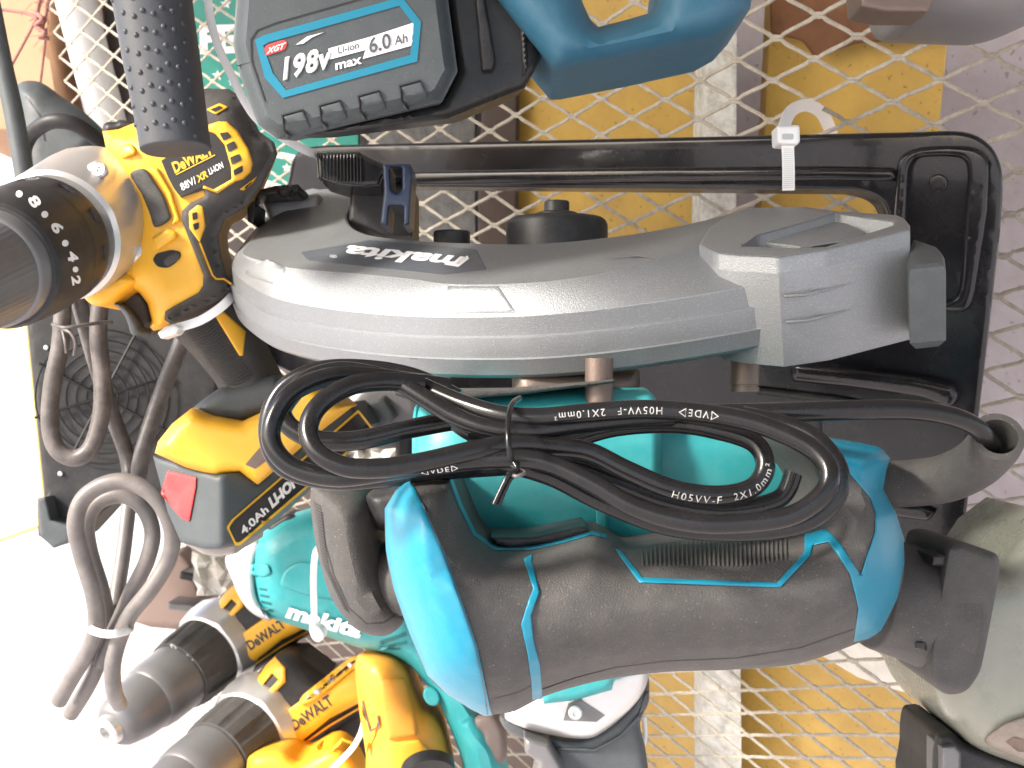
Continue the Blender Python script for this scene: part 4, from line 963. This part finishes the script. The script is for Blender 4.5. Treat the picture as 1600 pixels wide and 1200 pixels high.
text('torque_number', '4', (105, 395), (108, 409), (15, -3), dr, M['ink'], dr, bold=.04, B=Bc)
text('torque_number', '2', (112, 433), (114, 445), (13, -2), dr, M['ink'], dr, bold=.04, B=Bc)
A3 = A2 + axd * .058
def knurl(s, q): return 1 + (.012 * math.sin(q * 60 + s * 4200) * math.sin(q * 60 - s * 4200) if s > .012 else 0)
lathe('chuck_sleeve', A3, Bx, [(0, .0305), (.001, .0305), (.010, .0300), (.0115, .029), (.012, .028)] + [(.013 + .0011 * k, .028 - .00006 * k) for k in range(40)] + [(.058, .018)], M['gunmetal'], dr, seg=180, mod=knurl)
# auxiliary dimpled bar
ah = thing('side_handle', 'black rubber bar handle with dimples standing over the big yellow drill', 'handle', W(250, 230, .6))
def pim(vs, fs):
    B = BVHTree.FromPolygons(vs, [tuple(f) for f in fs]); cs = []
    for k in range(-4, 18):
        for c in range(8):
            x = 176 + 15 * c + 2.6 * k * .62 + (0); y = 14.6 * k + (7.3 if c % 2 else 0) * 1 - 2 * (c)
            if y > 216: continue
            r = (W(x, y, 1) - O3).normalized(); h = B.ray_cast(O3, r)
            if h[0] is not None and abs(h[1].dot(r)) > .12 and (c + k) % 2 == 0: cs.append((h[0], -h[1] if h[1].dot(r) > 0 else h[1]))
    domes(vs, fs, cs, .0014, h=.75)
loft('bar', [((166, -70), (292, -70), .60, .021, 2.3), ((178, 0), (298, 0), .60, .021, 2.3), ((196, 100), (311, 98), .60, .0205, 2.3), ((214, 190), (321, 183), .60, .0195, 2.3), ((222, 236), (327, 226), .60, .019, 2.3)], mat('charcoal_bar_rubber', (.05, .055, .064), .5, spec=.4, grain=.3, speck=.15), ah, n=8, seg=64, ends=.07, extra_pts=pim)
# nylon strap on drill handle
zt3 = thing('cable_tie', 'white nylon cable tie round the grip of the large yellow drill', 'cable tie', W(260, 515, .7), 'white nylon cable ties')
strap('strap', [(270, 514, .715), (310, 502, .712), (340, 484, .712), (358, 468, .72), (372, 450, .75), (378, 440, .79)], 14, 4, M['nylon'], zt3)
puff('head', rnd([(246, 520), (258, 510), (274, 506), (282, 512), (276, 522), (262, 526), (252, 530)], 3), .705, 5, .003, .012, M['nylon'], zt3, g=5)
# ================================================================= tools behind on the left edge
gb = thing('grey_power_tool', 'slate blue grey tool body behind the left end of the big yellow drill', 'power tool', W(80, 200, .95))
puff('body', cr([(18, 160), (30, 130), (62, 128), (95, 150), (135, 178), (165, 214), (150, 260), (120, 300), (60, 300), (24, 270)], 5), .98, 40, .03, .08, M['greyplastic'], gb, g=11, taper=.2)
seam('panel_line', [(40, 150), (62, 180), (70, 220)], 2, gb, M['black'], gb)
tube('carry_loop', [(40, 262, .93), (38, 232, .92), (52, 206, .91), (80, 190, .90), (112, 192, .90), (140, 208, .91), (165, 228, .93)], 12, M['black'], gb, n=8)
pb = thing('black_bar', 'long dark round bar leaning down the left edge past the yellow drill', 'bar', W(20, 120, .8))
tube('bar', [(-28, -60, .82), (-12, 20, .82), (4, 100, .82), (22, 180, .82), (42, 296, .82)], 15, M['greyplastic'], pb, n=4, seg=36)
# black machine box with fan grille and yellow side
mb = thing('machine_box', 'black fronted machine box with yellow side and round fan grille behind the grey cables', 'machine', W(180, 640, .98))
mdp = lambda x, y: .96
puff('front_panel', [(36, 440), (330, 380), (350, 760), (200, 772), (160, 800), (118, 846), (84, 856), (60, 836), (58, 788), (70, 778)], mdp, 8, .004, .05, M['black'], mb, g=18, taper=.02)
v = [W(34, 440, .962), W(68, 780, .962), W(62, 820, .962), W(-160, 900, 1.25), W(-190, 430, 1.25)]
b_ = [p + Vector((.008, .004, 0)) for p in v]
build('side_panel', v + b_, [(0, 1, 2, 3, 4), (9, 8, 7, 6, 5)] + [(i, i + 5, (i + 1) % 5 + 5, (i + 1) % 5) for i in range(5)], mat('lemon_enamel', (.86, .66, .22), .5), mb, 0)
cg = W(160, 620, .952)
for k in range(6):
    r = (.012 + .0080 * k)
    P = [cg + Vector((math.cos(q * 2 * math.pi / 40) * r, 0, math.sin(q * 2 * math.pi / 40) * r)) for q in range(41)]
    v, f = sweep(P, .0007, 6, False); build('grille_ring', v, f, M['cord'], mb)
for q in range(4):
    t = q * math.pi / 4 + .3; dd = Vector((math.cos(t) * .055, 0, math.sin(t) * .055)); v, f = sweep([cg - dd, cg, cg + dd], .0011, 6); build('grille_spoke', v, f, M['cord'], mb)
screw('panel_screw', 94, 740, .954, 4, (0, -1, 0), M['silver'], mb); screw('panel_screw', 72, 543, .954, 4, (0, -1, 0), M['silver'], mb)
puff('corner_bracket', rnd([(58, 778), (72, 776), (80, 812), (108, 820), (110, 846), (84, 857), (62, 836)], 3), .94, 4, .003, .03, M['greyplastic'], mb, g=7)
cbm = M['greycord']
hc = thing('hanging_cable', 'dusty black cable hanging in a U loop under the chuck of the big drill', 'cable', W(120, 600, .86))
tube('cable', [(92, 420, .86), (98, 470, .86), (94, 540, .86), (82, 600, .86), (78, 660, .86), (88, 700, .86), (115, 716, .86), (142, 700, .86), (158, 650, .86), (160, 590, .86), (154, 530, .86), (156, 480, .86), (165, 440, .86)], 13.5, cbm, hc)
tube('cable', [(112, 430, .875), (126, 480, .875), (142, 540, .88), (160, 600, .88), (180, 660, .89), (198, 710, .89), (206, 760, .88)], 12.5, cbm, hc)
tube('cable', [(300, 470, .9), (285, 530, .9), (262, 590, .895), (240, 650, .89), (222, 710, .885), (214, 760, .88)], 13, cbm, hc)
tube('tie_wire', [(82, 507, .845), (100, 512, .838), (120, 510, .84), (150, 505, .85), (175, 503, .86)], 3, cbm, hc, seg=8)
tube('tie_wire', [(96, 514, .84), (110, 520, .836), (118, 535, .836), (116, 555, .84)], 3, cbm, hc, seg=8)
tube('tie_wire', [(98, 516, .84), (102, 535, .836), (104, 551, .84)], 2.6, cbm, hc, seg=8)
bc = thing('bundled_cable', 'dusty grey black cable bundled into a loop and tied in white at lower left', 'cable', W(180, 880, .8))
gm = mat('pale_dusty_cord', (.13, .12, .115), .45, dust=.5, dustcol=(.27, .24, .23), dscale=60)  # paler grey cord, mottled with dust
tube('cable', [(92, 1096, .83), (112, 1060, .82), (136, 1020, .81), (150, 980, .80), (146, 930, .79), (128, 870, .785), (118, 820, .78), (130, 780, .78), (165, 756, .78), (205, 754, .78), (245, 780, .78), (268, 826, .785), (264, 872, .79), (236, 920, .79), (204, 960, .795), (186, 1000, .80), (176, 1040, .80), (178, 1080, .81), (186, 1100, .84)], 13, gm, bc)
tube('cable', [(110, 1116, .85), (130, 1085, .84), (148, 1050, .83), (160, 1010, .82), (168, 975, .815), (158, 920, .81), (140, 860, .805), (136, 815, .80), (155, 784, .80), (190, 774, .80), (222, 792, .80), (238, 830, .80), (230, 875, .80), (208, 920, .805), (188, 965, .81), (172, 1000, .815), (158, 1040, .82)], 12.5, gm, bc)
tube('cable', [(206, 750, .86), (200, 800, .85), (193, 860, .84), (184, 920, .83), (178, 975, .82), (172, 1020, .82)], 12, gm, bc)
strap('white_tie', [(138, 972, .83), (140, 982, .795), (160, 990, .775), (182, 990, .772), (202, 984, .79), (204, 974, .83)], 12, 4, M['nylon'], bc)
# ================================================================= two small drills, lower left
def small_drill(label, ox, oy, d, sc=1.0, chuck=True, rot=0):
    t = thing('compact_drill', label, 'drill', W(300 + ox, 1000 + oy, d), 'compact yellow drills at the lower left')
    cs, sn = math.cos(math.radians(rot)), math.sin(math.radians(rot))
    def q(p): x, y = (p[0] - 300) * sc, (p[1] - 1020) * sc; return (300 + ox + x * cs - y * sn, 1020 + oy + x * sn + y * cs)
    def Q(l): return [q(p) for p in l]
    body = [(300, 970), (330, 950), (350, 920), (372, 905), (390, 920), (400, 938), (440, 960), (480, 945), (540, 925), (560, 960), (540, 985), (470, 1010), (420, 1040), (380, 1070), (360, 1090), (350, 1080), (345, 1040)]
    body = [(318, 975), (345, 930), (372, 905), (395, 905), (440, 940), (560, 890), (590, 950), (470, 1000), (400, 1050), (362, 1085), (345, 1060)]
    puff('body', Q(body), d, 40, .03, .06, M['black'], t, g=11, taper=.1)
    B0 = bvh_of(t)
    overlay('yellow_frame', Q([(322, 968), (352, 925), (366, 912), (380, 928), (380, 948), (340, 985), (352, 998), (346, 1004), (330, 990)]), t, .004, 5, M['yellow'], t, g=7, B=B0, holes=[Q([(342, 958), (362, 936), (370, 944), (350, 966)])])
    overlay('yellow_frame', Q([(345, 1010), (356, 1005), (500, 905), (580, 880), (590, 925), (440, 1000), (362, 1062), (350, 1058), (368, 1036)]), t, .004, 5, M['yellow'], t, g=7, B=B0)
    B1 = bvh_of(t)
    text('brand_lettering', 'DeWALT', q((392, 1016)), q((447, 979)), (-9 * sc, -13 * sc), t, M['darkink'], t, bold=.03, B=B1)
    overlay('yellow_line', Q(ribbon([(372, 1056), (440, 1010), (520, 965)], 3)), t, .003, 0, M['yellow'], t, B=B0)
    a = W(*q((352, 1000)), d); b = W(*q((120, 1180)), d - .16 * sc); ax = (b - a).normalized(); k = sc * d / 1.2
    lathe('gear_collar', a - ax * .02 * k, b, [(0, .034 * k), (.012 * k, .042 * k), (.03 * k, .042 * k), (.045 * k, .039 * k), (.047 * k, .036 * k)], M['silver'], t, seg=64, mod=lambda s, q_: 1 + .06 * max(0, math.sin(q_ * 5)) ** 3)
    a2 = a + ax * .026 * k
    lathe('torque_collar', a2, b, [(0, .034 * k), (.001 * k, .037 * k), (.03 * k, .036 * k), (.04 * k, .034 * k), (.041 * k, .031 * k)], M['rubber'], t, seg=100, mod=lambda s, q_: 1 - (.07 if (math.sin(q_ * 12) > .3 and .012 * k < s < .036 * k) else 0))
    B2 = BVHTree.FromPolygons(*REG[t.name][-1])
    a3 = a2 + ax * .04 * k
    lathe('chuck', a3, b, [(0, .0305 * k), (.002 * k, .032 * k), (.03 * k, .0315 * k), (.04 * k, .030 * k), (.042 * k, .0285 * k), (.06 * k, .027 * k), (.078 * k, .0225 * k), (.084 * k, .018 * k), (.086 * k, .0135 * k)], M['gunmetal'], t, seg=64, mod=lambda s, q_: 1 - (.05 if (math.sin(q_ * 14) > .3 and .004 * k < s < .028 * k) else 0))
    lathe('chuck_nose', a3 + ax * .084 * k, b, [(0, .014 * k), (.008 * k, .013 * k), (.010 * k, .011 * k), (.010 * k, .006 * k), (.002 * k, .0055 * k), (.002 * k, .0001)], M['silver'], t, seg=40)
    return t, q, Q, B2
s1, q1, Q1, T1 = small_drill('compact yellow drill with its keyless chuck pointing to the lower left corner', 0, 0, 1.22)
for s_, p_ in (('9', (262, 1012)), ('11', (286, 1030)), ('21', (300, 1062))):
    text('torque_number', s_, p_, (p_[0] + 9, p_[1] + 9), (7, -8), s1, M['dimink'], s1, bold=.02, B=T1)
s2, q2, Q2, T2 = small_drill('compact yellow drill below the other, its chuck cut off by the bottom edge', 58, 128, 1.16, 1.12, rot=-1)
text('torque_number', 'LDT', (332, 1156), (354, 1178), (8, -12), s2, M['ink'], s2, bold=.05, B=T2)
overlay('slide_rail', Q2(rnd([(398, 975), (404, 966), (470, 915), (490, 910), (488, 922), (420, 975), (404, 982)], 4)), s2, .004, 3, M['yellow'], s2, g=6, B=bvh_of(s2))
Br = bvh_of(s2)
overlay('slide_slot', Q2(rnd([(406, 974), (474, 920), (482, 918), (416, 971)], 3)), s2, .0005, 0, M['dark'], s2, g=6, B=Br)
each('rail_screw', [ell(*q2((424, 962)), 5, 5), ell(*q2((444, 945)), 4.5, 4.5), ell(*q2((470, 926)), 4, 4)], s2, .0015, 3, M['silver'], s2, g=4, B=Br)
s3 = thing('tool_case_foot', 'yellow and black battery end of a tool at the bottom edge', 'tool battery', W(470, 1190, 1.1))
puff('shell', cr([(385, 1200), (395, 1178), (440, 1172), (470, 1188), (522, 1166), (560, 1200), (560, 1260), (385, 1260)], 4), 1.08, 20, .02, .06, M['yellow'], s3, g=9, taper=.1)
puff('housing', cr([(420, 1200), (470, 1160), (530, 1110), (580, 1070), (620, 1060), (620, 1180), (560, 1260), (440, 1260)], 4), 1.19, 30, .02, .08, M['rubber'], s3, g=12, taper=.1)
overlay('yellow_piping', ribbon([(519, 1135), (512, 1155), (497, 1166), (502, 1175), (520, 1172), (535, 1155), (552, 1162)], 5), s3, .002, 2, M['yellow'], s3, g=5)
zt4 = thing('cable_tie', 'white nylon strap curving over the bottom edge between the yellow tools', 'cable tie', W(560, 1150, 1.0), 'white nylon cable ties')
strap('strap', [(570, 1110, 1.02), (566, 1140, 1.01), (550, 1170, 1.0), (520, 1200, 1.0), (500, 1220, 1.0)], 9, 3, M['nylon'], zt4)
# orange yellow drill body
oy = thing('orange_tool', 'orange yellow moulded tool body standing upright at the bottom between the drills and teal tool', 'power tool', W(630, 1110, 1.0))
puff('body', cr([(556, 1030), (580, 1018), (612, 1022), (634, 1040), (648, 1080), (662, 1105), (680, 1118), (698, 1160), (706, 1260), (580, 1260), (572, 1180), (560, 1100)], 4), .99, 40, .04, .06, M['amber'], oy, g=10, taper=.1, sm=10)
Bo = bvh_of(oy)
overlay('raised_panel', rnd([(590, 1062), (632, 1058), (648, 1110), (652, 1150), (606, 1156), (596, 1120)], 6), oy, .004, 6, M['amber'], oy, g=8, B=Bo)
overlay('raised_panel', rnd([(606, 1160), (655, 1155), (680, 1180), (682, 1230), (612, 1230)], 6), oy, .005, 6, M['yellow'], oy, g=8, B=Bo)
overlay('raised_panel', rnd([(562, 1100), (578, 1140), (590, 1128), (586, 1150), (572, 1180)], 3), oy, .003, 4, M['yellow'], oy, g=7, B=Bo)
seam('body_seam', [(566, 1095), (572, 1120), (578, 1142), (592, 1134), (590, 1118)], 2.4, oy, M['bronze'], oy, lift=.002)
lathe('chuck_ring', W(668, 1196, .93), W(676, 1260, .90), [(0, .018), (.002, .0205), (.012, .0205)], M['black'], oy, seg=60)
# ================================================================= teal drill with white lettering
td = thing('teal_drill', 'sea green corded drill with silver nose and white lettering behind the black knob', 'drill', W(520, 920, .98))
tb_ = [(388, 850), (402, 832), (440, 806), (500, 790), (560, 800), (640, 860), (660, 940), (668, 1000)] + cr([(668, 1000), (700, 1040), (730, 1085), (760, 1130), (790, 1175), (800, 1260), (770, 1260), (735, 1260), (722, 1190), (700, 1130), (674, 1080), (640, 1040), (610, 1022)], 4, False)[1:] + [(560, 1012), (480, 985), (420, 965), (400, 950), (390, 900)]
puff('body', tb_, .98, 42, .04, .06, M['teal2'], td, g=12, taper=.08, sm=12)
Bt = bvh_of(td)
puff('nose_ring', cr([(362, 880), (372, 858), (392, 840), (410, 846), (400, 880), (402, 930), (424, 968), (408, 966), (385, 950), (366, 915)], 4), .965, 10, .010, .05, M['silver'], td, g=7)
puff('nose_step', cr([(352, 872), (372, 852), (376, 880), (372, 920), (360, 900)], 4), .975, 10, .010, .04, M['silver'], td, g=7)
each('vent_slot', [rnd([(405 + 1.5 * k, 918 + 10 * k), (417 + 3.4 * k, 920 + 11 * k), (417 + 3.4 * k, 924 + 11 * k), (405 + 1.5 * k, 922 + 10 * k)], 1) for k in range(5)], td, .0006, 0, mat('deep_green_slot_shade', (.01, .10, .11), .5), td, g=6, B=Bt)  # vents are not cut: darker green overlays paint their inner shade
overlay('panel', rnd([(436, 915), (444, 892), (465, 878), (520, 882), (528, 938), (480, 930)], 8), td, .003, 5, M['teal2'], td, g=8, B=Bt)
overlay('nose_notch', rnd([(392, 880), (420, 882), (424, 896), (412, 902), (390, 898)], 5), td, .003, 4, M['teal2'], td, g=7, B=Bt)
text('brand_lettering', 'makita', (448, 964), (560, 996), (5, -22), td, M['ink'], td, bold=.05, shear=.12, B=bvh_of(td), lift=.0025)
puff('switch_cap', rnd([(416, 822), (450, 800), (480, 812), (470, 838), (424, 846)], 8), .965, 8, .008, .03, M['black'], td, g=7)
each('vent_slot', [rnd([(592, 1003), (634, 988), (637, 993), (596, 1008)], 2), rnd([(590, 1008 + 5), (636, 1001), (637, 1006), (592, 1017)], 2), rnd([(600, 1014), (626, 1012), (626, 1015), (600, 1017)], 1)], td, .0008, 0, mat('green_slot_shade', (.01, .13, .13), .5), td, g=6, B=Bt)  # darker green overlays again paint the shade of uncut vents
overlay('round_button', ell(674, 1088, 16, 12, 60), td, .003, 3, M['teal2'], td, g=5, B=Bt)
overlay('round_button', ell(674, 1088, 12, 9, 60), td, .004, 2, mat('dusty_rose_grey', (.20, .15, .14), .5), td, g=5, B=Bt)
loft('loop_handle', [((700, 1090), (728, 1080), .98, .02, 2.3), ((735, 1150), (762, 1142), .98, .02, 2.3), ((760, 1200), (790, 1190), .98, .02, 2.3), ((770, 1260), (800, 1260), .98, .02, 2.3)], M['teal2'], td, ends=0)
puff('dark_grip', cr([(742, 1120), (770, 1116), (788, 1140), (792, 1180), (780, 1196), (758, 1190), (744, 1170), (752, 1150), (740, 1138)], 4), .96, 12, .010, .04, mat('brown_grey_rubber', (.14, .11, .10), .6), td, g=8)
zt5 = thing('cable_tie', 'white nylon cable tie round the sea green drill left of the black knob', 'cable tie', W(490, 920, .92), 'white nylon cable ties')
strap('strap', [(505, 850, .97), (494, 862, .92), (490, 900, .915), (491, 950, .915), (492, 985, .92)], 10, 3, M['nylon'], zt5)
puff('head', cr([(485, 976), (500, 980), (508, 992), (500, 1003), (490, 1000), (484, 988)], 3), .915, 5, .004, .012, M['nylon'], zt5, g=4)
# ================================================================= silver router like tool at bottom centre
rt = thing('silver_teal_tool', 'silver and grey tool head with teal top poking out below the rubber handle', 'power tool', W(900, 1120, .75))
puff('motor_top', [(830, 1020), (1006, 1020), (1002, 1050), (960, 1062), (956, 1078), (900, 1094), (850, 1100)], .715, 10, .006, .08, M['teal2'], rt, g=10)
puff('silver_head', cr([(788, 1118), (830, 1085), (900, 1070), (960, 1050), (1008, 1040), (1012, 1062), (1000, 1090), (975, 1118), (945, 1142), (918, 1154), (870, 1150), (820, 1138)], 5), .73, 14, .008, .02, M['silver'], rt, g=9)
puff('grey_skirt', cr([(786, 1116), (790, 1140), (830, 1160), (860, 1166), (862, 1200), (880, 1260), (1006, 1260), (1010, 1180), (1000, 1130), (1014, 1095), (1010, 1046), (985, 1100), (920, 1150), (860, 1148)], 4), .745, 14, .010, .07, M['greyplastic'], rt, g=10)
Br2 = bvh_of(rt)
overlay('dark_notch', [(888, 1100), (906, 1092), (945, 1118), (932, 1128), (880, 1126)], rt, .0008, 0, M['gunmetal'], rt, g=7, B=Br2)
screw('head_screw', 899, 1114, .712, 11, (0, -1, .1), M['silver'], rt)
puff('clamp_foot', rnd([(818, 1150), (858, 1162), (880, 1200), (880, 1240), (830, 1240), (840, 1190), (820, 1175)], 4), .72, 8, .006, .03, M['gunmetal'], rt, g=8)
overlay('skirt_ridge', ribbon([(866, 1170), (930, 1172), (970, 1150), (1000, 1118), (1012, 1080)], 5), rt, .002, 2, M['greyplastic'], rt, g=7, B=Br2)
strap('white_edge', [(1006, 1120, .80), (1008, 1150, .80), (1000, 1180, .80), (985, 1215, .80)], 7, 4, M['nylon'], rt)
# ================================================================= smoky grey tool bottom right
sm = thing('smoky_grey_tool', 'smoky green grey plastic tool housing filling the bottom right corner', 'power tool', W(1540, 1050, .62))
hs = puff('housing', [(1590, 838), (1640, 800), (1700, 900), (1700, 1300), (1640, 1250)] + cr([(1600, 1200), (1550, 1182), (1518, 1166), (1498, 1148), (1474, 1118), (1460, 1090), (1452, 1060)], 4, False)[0:] + [(1458, 960), (1476, 870), (1562, 880)], .60, 60, .035, .08, M['translucent'], sm, g=14, sm=16)
overlay('brown_lens', cr([(1540, 1162), (1556, 1140), (1585, 1124), (1640, 1116), (1640, 1200), (1600, 1188)], 4), sm, .004, 6, mat('taupe_plastic', (.20, .165, .14), .5, dust=.3), sm, g=8)
Bm = bvh_of(sm)
overlay('dark_slot', [(1572, 1160), (1584, 1152), (1640, 1168), (1640, 1182), (1590, 1174)], sm, .0006, 0, M['bronze'], sm, g=8, B=Bm)
dp = cr([(1460, 1150), (1475, 1142), (1490, 1144), (1510, 1160), (1560, 1180), (1620, 1205), (1620, 1270), (1462, 1270), (1456, 1200)], 4)
dk = thing('black_bracket', 'black ridged plastic clamp under the smoky grey tool at the bottom edge', 'clamp', W(1510, 1190, .6))
puff('body', dp, .60, 14, .012, .05, M['black'], dk, g=9)
puff('ridge_block', rnd([(1470, 1166), (1492, 1164), (1502, 1175), (1500, 1250), (1470, 1250)], 3), .585, 5, .005, .02, M['gunmetal'], dk, g=7)
zt6 = thing('cable_tie', 'white nylon cable tie with square head at the bottom right beside the ochre board', 'cable tie', W(1440, 1140, .68), 'white nylon cable ties')
strap('strap', [(1442, 1080, .72), (1443, 1110, .70), (1448, 1150, .69)], 16, 4, M['nylon'], zt6)
strap('strap', [(1446, 1170, .688), (1425, 1186, .69), (1412, 1215, .70), (1408, 1250, .70)], 18, 4, M['nylon'], zt6)
puff('head', rnd([(1432, 1158), (1462, 1156), (1470, 1178), (1452, 1184), (1434, 1176)], 4), .68, 5, .004, .02, M['nylon'], zt6, g=5)
# crumpled paper and scraps seen between the tools
pw = random.Random(5); PV = []
def paper(name, x0, y0, x1, y1, d, label, nx=9, ny=7):
    vs, fs = [], []
    for j in range(ny):
        for i in range(nx): vs.append(W(x0 + (x1 - x0) * i / (nx - 1) + pw.uniform(-3, 3) + j * 2, y0 + (y1 - y0) * j / (ny - 1) + pw.uniform(-3, 3), d + pw.uniform(-.012, .012)))
    k = nx * ny; vs += [p + Vector((0, .0008, 0)) for p in vs]
    for j in range(ny - 1):
        for i in range(nx - 1):
            a = j * nx + i; fs.append((a, a + 1, a + nx + 1, a + nx)); fs.append((a + k, a + nx + k, a + nx + 1 + k, a + 1 + k))
    return tag(build(name, vs, fs, M['paper'], None, 0), label, 'paper')
paper('crumpled_paper', 296, 850, 372, 930, 1.3, 'crumpled white paper scrap under the battery of the large yellow drill')
paper('crumpled_paper', 512, 672, 612, 735, 1.0, 'crumpled white sheet seen through the left loops of the coiled cord')
dkb = thing('dark_machine_part', 'dark brown machine part behind the small drill chuck and grey cable bundle', 'machine part', W(270, 920, 1.4))
puff('block', [(240, 890), (275, 860), (300, 880), (320, 940), (290, 985), (235, 980), (205, 970)], 1.42, 10, .01, .1, mat('dusty_brown', (.22, .16, .14), .7), dkb, g=12)
puff('lug', rnd([(282, 892), (322, 898), (320, 912), (280, 904)], 3), 1.38, 4, .004, .04, M['black'], dkb, g=6)
puff('lug', rnd([(262, 940), (322, 946), (320, 960), (262, 952)], 3), 1.37, 4, .004, .04, M['gunmetal'], dkb, g=6)
gp = thing('dark_gear_tool', 'dark grey round machine body glimpsed through the left loops of the coiled cord', 'machine part', W(590, 650, .9))
puff('round_body', ell(600, 640, 75, 62), .92, 30, .03, .05, M['gunmetal'], gp, g=10)
puff('block', [(548, 640), (600, 618), (620, 650), (600, 672), (556, 680)], .88, 6, .006, .03, M['greyplastic'], gp, g=8)
puff('sleeve', rnd([(622, 632), (646, 634), (642, 740), (616, 736)], 4), .90, 8, .008, .03, M['black'], gp, g=8)
# added white wall, standing in for the overexposed outdoors on the open side
fw = build('white_backdrop_wall', [(-30, 24, gz), (2.2, 24, gz), (2.2, 24, gz + 14), (-30, 24, gz + 14), (-30, 24.3, gz), (2.2, 24.3, gz), (2.2, 24.3, gz + 14), (-30, 24.3, gz + 14)], [(0, 1, 2, 3), (7, 6, 5, 4), (0, 4, 5, 1), (2, 6, 7, 3), (1, 5, 6, 2), (0, 3, 7, 4)], mat('backdrop_white', (.84, .80, .76), .8), None, 0)
tag(fw, 'added white wall standing in for the overexposed outdoors at the far left', 'wall')

wp = puff('white_rag', [(1280, 1022), (1340, 995), (1395, 1008), (1440, 1045), (1458, 1068), (1452, 1092), (1400, 1078), (1340, 1058)], lambda x, y: MD(x, y) * 1.06, 10, .004, .01, M['paper'], g=12)
tag(wp, 'white paper torn behind the mesh under the teal end of the rubber handle', 'paper')
